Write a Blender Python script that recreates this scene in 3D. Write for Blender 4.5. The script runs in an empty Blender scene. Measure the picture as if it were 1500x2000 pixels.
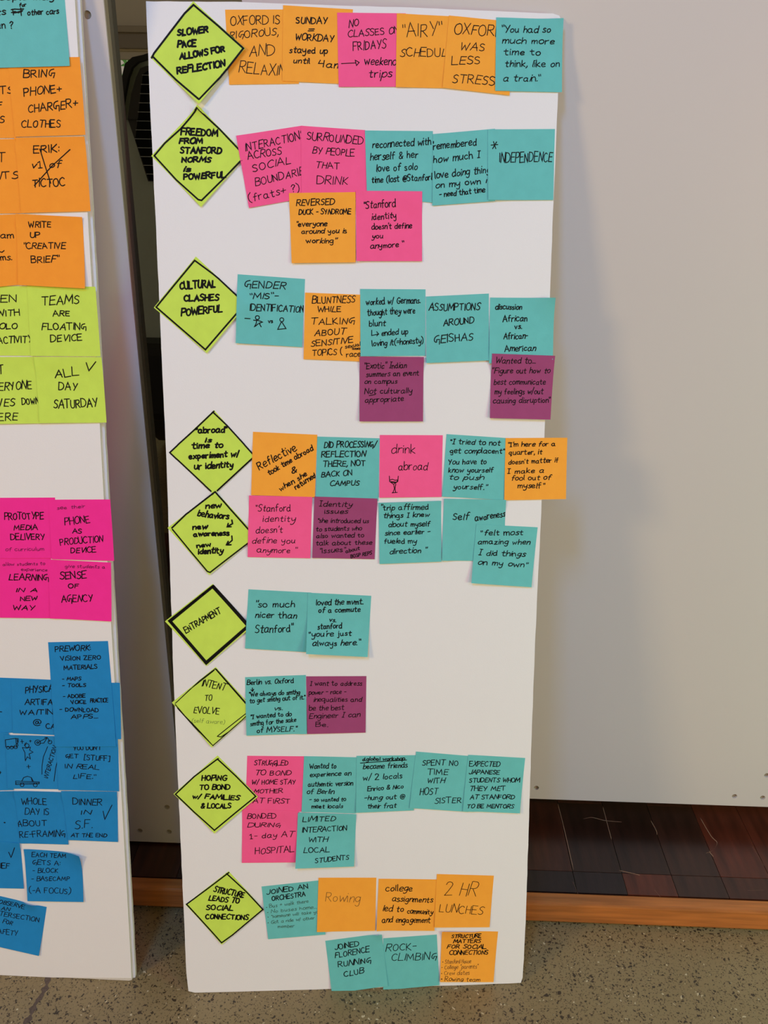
import bpy, bmesh, math, random
from mathutils import Vector, Matrix

# ------------------------------------------------------------------ camera, world, lights, exposure
scene = bpy.context.scene
COL = scene.collection
CAM_POS = Vector((0.0, -1.1084, 1.0603)); YAW, PITCH, ROLL, FPX = 0.0253, 0.4047, 0.0176, 1680.0
fwd = Vector((-math.sin(YAW)*math.cos(PITCH), math.cos(YAW)*math.cos(PITCH), -math.sin(PITCH)))
rgt = Vector((math.cos(YAW), math.sin(YAW), 0)); upv = rgt.cross(fwd)
r2 = rgt*math.cos(ROLL) + upv*math.sin(ROLL); u2 = upv*math.cos(ROLL) - rgt*math.sin(ROLL)
cd = bpy.data.cameras.new('camera'); cam = bpy.data.objects.new('camera', cd); COL.objects.link(cam)
M = Matrix((r2, u2, -fwd)).transposed().to_4x4(); M.translation = CAM_POS
cam.matrix_world = M
cd.sensor_fit = 'VERTICAL'; cd.sensor_height = 36.0; cd.lens = FPX/2000.0*36.0
cd.clip_start = 0.02; cd.clip_end = 100
scene.camera = cam

w = bpy.data.worlds.new('hall_daylight'); scene.world = w; w.use_nodes = True
bg = w.node_tree.nodes['Background']; bg.inputs[0].default_value = (0.42, 0.36, 0.28, 1); bg.inputs[1].default_value = 1.0

def area(name, loc, target, size, power, color):
    l = bpy.data.lights.new(name, 'AREA'); l.shape = 'RECTANGLE'; l.size = size[0]; l.size_y = size[1]
    l.energy = power; l.color = color
    o = bpy.data.objects.new(name, l); COL.objects.link(o); o.location = loc
    o.rotation_euler = (Vector(target)-Vector(loc)).to_track_quat('-Z', 'Y').to_euler()
    return o
area('ceiling_light_left', (-2.2, -2.0, 1.9), (.1, -.1, .5), (.5, .5), 40, (.72, .53, .24))
area('overhead_cool', (-.55, -1.7, 2.9), (.1, 0, .6), (.35, .9), 40, (.15, .42, .96))  # cool light from above; its source is unseen
area('overhead_fill_right', (1.7, -2.2, 2.9), (.5, 0, .6), (.8, .8), 40, (.36, .40, .72))  # added overhead fill from the right, no known fixture
area('warm_fill_right', (2.2, -2.4, 1.2), (.4, 0, .4), (.8, .8), 40, (.43, .06, .02))  # added low fill, warms panel and lower boards; no lamp stands here
area('front_fill', (.3, -3.4, 2.0), (.1, 0, .5), (1.2, .8), 40, (.22, .19, .06))  # large frontal fill added behind the camera, not a known doorway
area('side_fill', (1.9, -1.2, .8), (.4, 0, .3), (.5, .5), 40, (.16, .37, .22))  # low fill added to brighten the right panel's foot; no window there
sun = bpy.data.lights.new('sun', 'SUN'); sun.energy = 5.0; sun.angle = 0.01; sun.color = (1, .97, .9)
so = bpy.data.objects.new('sun', sun); COL.objects.link(so)
so.rotation_euler = Vector((0.25, -1.0, -1.15)).to_track_quat('-Z', 'Y').to_euler()

scene.view_settings.view_transform = 'Standard'; scene.view_settings.look = 'None'
scene.view_settings.gamma = 1.0; scene.view_settings.use_curve_mapping = False
scene.view_settings.exposure = 0.0

# ------------------------------------------------------------------ materials
def lin(c):
    return tuple((v/255/12.92 if v/255 <= .04045 else ((v/255+.055)/1.055)**2.4) for v in c)
def mat(name, rgb, rough=.7, var=.0, scale=40., bump=0., bscale=300., metal=0., spec=.5, coat=0., stretch=(1,1,1)):
    m = bpy.data.materials.new(name); m.use_nodes = True; nt = m.node_tree; b = nt.nodes['Principled BSDF']
    b.inputs['Roughness'].default_value = rough; b.inputs['Metallic'].default_value = metal
    b.inputs['Specular IOR Level'].default_value = spec; b.inputs['Coat Weight'].default_value = coat
    c = lin(rgb); tc = nt.nodes.new('ShaderNodeTexCoord'); mp = nt.nodes.new('ShaderNodeMapping')
    mp.inputs['Scale'].default_value = stretch; nt.links.new(tc.outputs['Object'], mp.inputs[0])
    n = nt.nodes.new('ShaderNodeTexNoise'); n.inputs['Scale'].default_value = scale; n.inputs['Detail'].default_value = 4
    nt.links.new(mp.outputs[0], n.inputs['Vector'])
    r = nt.nodes.new('ShaderNodeValToRGB'); r.color_ramp.elements[0].position = .3; r.color_ramp.elements[1].position = .7
    r.color_ramp.elements[0].color = tuple(x*(1-var) for x in c)+(1,); r.color_ramp.elements[1].color = tuple(min(1, x*(1+var)) for x in c)+(1,)
    nt.links.new(n.outputs['Fac'], r.inputs[0]); nt.links.new(r.outputs[0], b.inputs['Base Color'])
    if bump:
        n2 = nt.nodes.new('ShaderNodeTexNoise'); n2.inputs['Scale'].default_value = bscale
        nt.links.new(mp.outputs[0], n2.inputs['Vector'])
        bp = nt.nodes.new('ShaderNodeBump'); bp.inputs['Strength'].default_value = bump; bp.inputs['Distance'].default_value = .001
        nt.links.new(n2.outputs['Fac'], bp.inputs['Height']); nt.links.new(bp.outputs[0], b.inputs['Normal'])
    return m
PAPER = {'lime': (205, 234, 92), 'pink': (255, 94, 152), 'teal': (106, 194, 192), 'orange': (255, 170, 58), 'orange2': (255, 158, 48),
         'purple': (160, 70, 118), 'hot': (255, 46, 158), 'blue': (30, 136, 204)}
MP = {k: mat(k+'_paper', v, .75, .035, 60, .12, 900, spec=.25) for k, v in PAPER.items()}
INK = mat('black_marker_ink', (14, 13, 12), .6, spec=.15)
INKB = mat('brown_faded_ink', (92, 62, 36), .7, spec=.2)
INKG = mat('faded_pen_ink', (60, 84, 56), .7, spec=.2)
INKP = mat('maroon_pen_ink', (96, 20, 66), .7, spec=.2)
BOARD = mat('white_board_paper', (236, 234, 236), .6, .012, 3, .1, 700, spec=.3)
FOAM = mat('foam_core', (214, 208, 200), .9, .05, 400, .5, 900, spec=.1)

# ------------------------------------------------------------------ helpers
def obj(name, me_or_bm, material=None, parent=None, loc=None):
    if isinstance(me_or_bm, bmesh.types.BMesh):
        me = bpy.data.meshes.new(name); me_or_bm.to_mesh(me); me_or_bm.free()
    else: me = me_or_bm
    if material and not me.materials: me.materials.append(material)
    o = bpy.data.objects.new(name, me); COL.objects.link(o)
    if parent: o.parent = parent
    if loc: o.location = loc
    return o
def pydata(name, v, f):
    me = bpy.data.meshes.new(name); me.from_pydata(v, [], f); me.update(); return me
def tag(o, label=None, cat=None, group=None, kind=None):
    for k, v in (('label', label), ('category', cat), ('group', group), ('kind', kind)):
        if v: o[k] = v
    return o
def empty(name, loc, rot=None):
    o = bpy.data.objects.new(name, None); COL.objects.link(o); o.location = loc; o.empty_display_size = .05
    if rot: o.rotation_euler = rot
    return o
def box(bm, x0, x1, y0, y1, z0, z1):
    vs = [bm.verts.new(p) for p in ((x0,y0,z0),(x1,y0,z0),(x1,y1,z0),(x0,y1,z0),(x0,y0,z1),(x1,y0,z1),(x1,y1,z1),(x0,y1,z1))]
    for f in ((3,2,1,0),(4,5,6,7),(0,1,5,4),(1,2,6,5),(2,3,7,6),(3,0,4,7)): bm.faces.new([vs[i] for i in f])
def bbox(x0, x1, y0, y1, z0, z1, bev=0.):
    bm = bmesh.new(); box(bm, x0, x1, y0, y1, z0, z1)
    if bev: bmesh.ops.bevel(bm, geom=bm.edges[:], offset=bev, segments=2, affect='EDGES', profile=.5)
    return bm
def prism(pts, z0, z1, tf):
    """closed polygon (a,b) extruded between heights z0,z1; tf maps (a,b,h) to a point"""
    n = len(pts); v = [tf(a, b, z0) for a, b in pts]+[tf(a, b, z1) for a, b in pts]
    f = [list(range(n))[::-1], list(range(n, 2*n))]+[[i, (i+1) % n, n+(i+1) % n, n+i] for i in range(n)]
    me = pydata('p', v, f); bm = bmesh.new(); bm.from_mesh(me); bpy.data.meshes.remove(me)
    bmesh.ops.recalc_face_normals(bm, faces=bm.faces[:]); return bm

# ------------------------------------------------------------------ hand lettering: single stroke letters, cap height 10
G = {
'A':"0,0 3,10 6.2,0;1.1,3.8 5.4,3.8", 'B':"0,0 .2,10;~.2,10 4,9.6 4.6,7.6 3,5.7 .2,5.3;~.2,5.3 4.2,5 5.3,2.8 4,.4 0,0",
'C':"~5.2,8.6 3.4,10 1,8.2 0,5 1,1.4 3.2,0 5.6,1.2", 'D':"0,0 .2,10;~.2,10 3.6,9.4 5.8,6.6 5.6,3 3.4,.5 0,0",
'E':"5,10 .2,10 0,0 5,0;0,5.2 4.2,5.4", 'F':"5,10 .2,10 0,0;0,5.2 4,5.4", 'G':"~5.4,8.8 3.4,10 1,8.4 0,5 1,1.4 3.4,0 5.4,1.4 5.6,4.4;3.2,4.4 6,4.4",
'g_caps':"~4.2,10 1.3,8.6 .1,5.2 .7,2.2 2.4,1.2 2.6,4.6;2.6,4.6 5.6,4.8 5.2,-1.6", 'H':"0,0 .2,10;5,0 5,10;.1,5.2 5,5.2", 'I':".4,0 .6,10",
'I_bar':"1.4,0 1.6,10;.1,10 3,10;0,0 2.9,0", 'J':"~4,10 4.2,3 3,.2 1,0 0,1.8", 'K':"0,0 .2,10;4.6,10 .3,4.6 5,0", 'L':".2,10 0,0 4.8,0",
'M':"0,0 .8,10 3.6,2.6 6.4,10 7.2,0", 'N':"0,0 .3,10 5,0 5.3,10", 'O':"~2.9,10 .8,8.4 0,5 .9,1.2 2.9,0 5,1.4 5.8,5 4.8,8.8 2.9,10",
'P':"0,0 .2,10;~.2,10 4,9.8 5,7.6 3.8,5.2 .2,4.6", 'Q':"~2.9,10 .8,8.4 0,5 .9,1.2 2.9,0 5,1.4 5.8,5 4.8,8.8 2.9,10;3.6,2.4 6.2,-.8",
'R':"0,0 .2,10;~.2,10 4,9.8 4.9,7.7 3.6,5.4 .2,4.9;1.8,5 5.4,0", 'S':"~4.8,8.8 2.8,10 .8,8.6 1,6.4 4,4.2 4.4,1.6 2.4,0 0,1",
'T':"0,10 6,10;3,10 2.9,0", 'U':"~.1,10 0,4 .9,.8 2.7,0 4.5,1 5,4 5.1,10", 'V':"0,10 2.7,0 5.6,10", 'W':"0,10 1.6,0 3.6,7 5.6,0 7.4,10",
'X':"0,0 5.2,10;.2,10 5.2,0", 'Y':"0,10 2.6,5;5.4,10 2.2,0", 'Z':"0,10 5,10 0,0 5.2,0",
'a':"~4.2,5 2.6,6.1 .7,5 0,2.6 .9,.4 2.5,.1 4,2 4.3,5;~4.3,5.6 4.1,1.8 4.5,.4 5.4,.2", 'b':".2,10 0,.2;~.1,3.4 1.2,5.6 3.2,5.9 4.4,3.6 3.6,.8 1.8,0 .1,1",
'c':"~4,5 2.6,6 .8,5 0,2.8 .9,.5 2.5,0 4.2,1", 'd':"~4.2,4.6 2.8,6 .8,5 0,2.6 .9,.4 2.5,.1 4.1,1.8;4.5,10 4.3,3 4.6,0", 'e':"~.2,3 2.4,3.2 4,4 3.4,5.7 1.8,6 .3,4.4 .2,2 1.4,.2 4.2,.9",
'f':"~4,9.6 2.8,10 1.8,8.4 1.6,5 1.5,-.2;.2,5.6 3.6,5.8", 'g':"~4.2,4.8 2.6,6 .7,5 0,3 1,.9 2.6,1 4.2,3;~4.3,5.8 4.1,.8 3.4,-3 1.6,-4 .2,-2.8", 'h':".2,10 0,0;~0,3 1.4,5.6 3,5.8 3.8,4 3.9,0",
'i':".4,6 .3,0;.5,8.4 .6,8.9", 'j':"~1.8,6 1.6,-1.6 .8,-3.8 -.6,-3.4;1.9,8.4 2,8.9", 'k':".2,10 0,0;3.4,6 .2,2.8 3.8,0", 'l':".4,10 .3,1 .9,.1",
'm':"0,6 .1,0;~.1,3.2 1.3,5.6 2.5,5.6 2.8,3.6 2.8,0;~2.8,3.2 4,5.6 5.3,5.6 5.7,3.6 5.8,0", 'n':"0,6 .1,0;~.1,3.2 1.5,5.7 3.1,5.8 3.8,3.8 3.9,0",
'o':"~2.2,6 .6,5 0,2.8 .8,.5 2.2,0 3.7,1 4.3,3.2 3.5,5.4 2.2,6", 'p':".2,6 0,-4;~.2,4 1.4,5.8 3.2,5.9 4.3,3.6 3.4,.9 1.8,.2 .2,1.2", 'q':"~4.2,4.8 2.6,6 .7,5 0,3 1,.7 2.6,.8 4.2,2.6;4.4,6 4.2,-4;3.2,-2.4 5.4,-2",
'r':"0,6 .1,0;~.1,3.4 1.2,5.4 3.2,5.9", 's':"~3.4,5.2 2,6 .6,5 1.2,3.6 3,2.4 3.2,.8 1.6,0 0,.6", 't':"~1.8,9 1.6,2 2.2,.2 3.6,.4;0,6.1 3.8,6.3", 'u':"~0,6 .1,2 1,.2 2.6,.4 3.8,2.6;3.9,6 3.8,1 4.4,.1",
'v':"0,6 2,0 4.2,6.2", 'w':"0,6 1.3,0 3,4.6 4.6,0 6,6.2", 'x':"0,0 4.2,6;.2,6 4.2,0", 'y':"~.1,6 .4,3 1.8,1.8 3.8,3.4;~4.2,6 3.8,.4 2.8,-3.4 .8,-4 .2,-3", 'z':"0,6 4,6 0,0 4.4,0",
'0':"~2.4,10 .5,8 0,5 .6,1.4 2.4,0 4.4,1.8 4.8,5 4,8.8 2.4,10", '1':"0,8 2,10 1.9,0;.4,0 3.6,0", '2':"~.2,8 1.6,10 4,9.4 4.3,7 .2,0;.2,0 5.4,.1", '4':"1,10 0,5 4.6,5.2;4.4,10 4,0",
'.':"0,0 .5,.3", ',':"~.6,1 .5,-.6 -.3,-2", ':':".4,1.4 .5,1.9;.5,6 .6,6.5", '"':"0,10 .3,7.6;1.8,10.2 2,7.8", "'":".4,10.2 .2,7.8", '-':"0,4.6 3.4,4.8", '=':"0,3.4 4,3.6;.2,6 4.2,6.3",
'!':".5,10 .3,3;.3,.6 .4,.1", '?':"~0,8 1.6,10 3.6,8.6 3,6.4 1.6,4.8 1.6,3;1.6,.6 1.7,.1", '/':"0,-1 3.4,11", '(':"~2.6,11 .6,8 0,4.4 .6,.6 2.4,-2", ')':"~0,11 2,8 2.5,4.4 2,.8 .2,-2",
'[':"2.4,11 .2,11 0,-1 2.2,-1", ']':"0,11 2.2,11 2.2,-1 0,-1", '+':"0,4.6 4.6,4.8;2.3,7.2 2.2,2.2", '*':"0,5 4,5;1,7 3,3;3,7 1,3", '•':"~.3,4 1.1,4.7 1.8,4 1.1,3.3 .3,4 1.1,4.4 1.5,4 1,3.7", '~':"~0,4 1.4,5.4 3,4 4.4,5.2",
'&':"~5,0 1,6.6 1.2,9 2.8,9.8 3.8,8.4 3,6.4 .4,3.4 .4,1 2,0 4,1.2 5.2,4", '@':"~4.4,6.6 3,7.2 1.8,5 2.2,3 3.6,3 4.4,6.4 4.6,3.6 6,3.4 6.8,6 5.6,9.4 2.8,10 .4,7.4 0,3.8 1.4,.6 4,-.4 6,.6",
}
def smooth(p, k=4):
    if len(p) < 3: return p
    out = []
    for i in range(len(p)-1):
        a = p[max(i-1, 0)]; b = p[i]; c = p[i+1]; d = p[min(i+2, len(p)-1)]
        for j in range(k):
            t = j/k; t2 = t*t; t3 = t2*t
            out.append(tuple(.5*((2*b[m])+(-a[m]+c[m])*t+(2*a[m]-5*b[m]+4*c[m]-d[m])*t2+(-a[m]+3*b[m]-3*c[m]+d[m])*t3) for m in (0, 1)))
    out.append(p[-1]); return out
GL = {}
for k, s in G.items():
    st = []
    for q in s.split(';'):
        cur = q[0] == '~'; pts = [tuple(float(x) for x in p.split(',')) for p in q.lstrip('~').split()]
        st.append(smooth(pts) if cur else pts)
    GL[k] = (st, max(p[0] for q in st for p in q))
def write(text, s0, t0, s1, t1, h, style, rnd):
    """polylines (mm, board plane) for one handwritten line running from (s0,t0) to (s1,t1)"""
    k = h/10.; x = 0; lay = []
    for i, ch in enumerate(text):
        if ch == ' ': x += 4.2; continue
        key = ch
        if ch == 'G' and style == 'c': key = 'g_caps'
        if ch == 'I' and style == 'l': key = 'I_bar'
        if ch == 'I' and style == 'c' and (i == 0 or text[i-1] == ' ') and (i == len(text)-1 or text[i+1] == ' '): key = 'I_bar'
        st, wd = GL[key]; lay.append((st, wd, x)); x += wd+1.5
    tot = max(x-1.5, 1e-3); L = math.hypot(s1-s0, t1-t0); kx = L/tot
    ca, sa = (s1-s0)/L, (t1-t0)/L; out = []
    for st, wd, gx in lay:
        a = rnd.uniform(-.09, .09); sc = rnd.uniform(.88, 1.1); dy = rnd.uniform(-.55, .55); sl = .08+rnd.uniform(-.08, .12); bow = rnd.uniform(-.035, .035)
        for q in st:
            pl = []
            for px, py in q:
                X = (px-wd/2)*sc; Yy = py*sc*rnd.uniform(.985, 1.015)
                X, Yy = X*math.cos(a)-Yy*math.sin(a)*.6, X*math.sin(a)+Yy*math.cos(a)
                X += Yy*sl+bow*Yy*(10-Yy)*.35+rnd.uniform(-.07, .07)
                xx = (gx+wd/2+X)*kx; yy = (Yy+dy)*k
                pl.append((s0+xx*ca-yy*sa, t0+xx*sa+yy*ca))
            out.append(pl)
    return out
def ribbon(V, F, pl, wd, hf, inside, rnd):
    """append one pen stroke of width wd (mm); hf gives the height above the board"""
    # resample long segments so that strokes follow a curled sheet
    pts = []
    for a, b in zip(pl, pl[1:]):
        n = max(1, int(math.hypot(b[0]-a[0], b[1]-a[1])/1.8)); pts += [(a[0]+(b[0]-a[0])*i/n, a[1]+(b[1]-a[1])*i/n) for i in range(n)]
    pts.append(pl[-1])
    runs, cur = [], []
    for p in pts:
        p = inside(p)
        if p: cur.append(p)
        else:
            if len(cur) > 1: runs.append(cur)
            cur = []
    if len(cur) > 1: runs.append(cur)
    for r in runs:
        q = [r[0]]
        for p in r[1:]:
            if math.hypot(p[0]-q[-1][0], p[1]-q[-1][1]) > .05: q.append(p)
        if len(q) < 2: continue
        n = len(q); base = len(V); hw = wd/2*rnd.uniform(1.0, 1.18)
        for i, p in enumerate(q):
            a = q[max(i-1, 0)]; b = q[min(i+1, n-1)]; dx, dy = b[0]-a[0], b[1]-a[1]; L = math.hypot(dx, dy) or 1
            m = 1.0
            if 0 < i < n-1:
                ux, uy = p[0]-a[0], p[1]-a[1]; lu = math.hypot(ux, uy) or 1
                m = 1/max(.55, abs((ux*dx+uy*dy)/(lu*L)))
            nx, ny = -dy/L*hw*m, dx/L*hw*m; h = hf(p)
            V.append((p[0]+nx, p[1]+ny, h)); V.append((p[0]-nx, p[1]-ny, h))
            if i: F.append((base+2*i-2, base+2*i-1, base+2*i+1, base+2*i))
        for e, o_ in ((0, 1), (n-1, n-2)):        # round ends
            p = q[e]; ang = math.atan2(p[1]-q[o_][1], p[0]-q[o_][0]); c = len(V); h = hf(p)
            for j in range(5):
                t = ang-math.pi/2+math.pi*j/4; V.append((p[0]+hw*math.cos(t), p[1]+hw*math.sin(t), h))
            F.append((c, c+1, c+2, c+3, c+4))

LX, LZ = -.3289, .0448
LHOLES = [(-.3475, 1.1797), (-.3520, .1161), (-.3988, .0670), (-.3529, .0670)]
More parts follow.
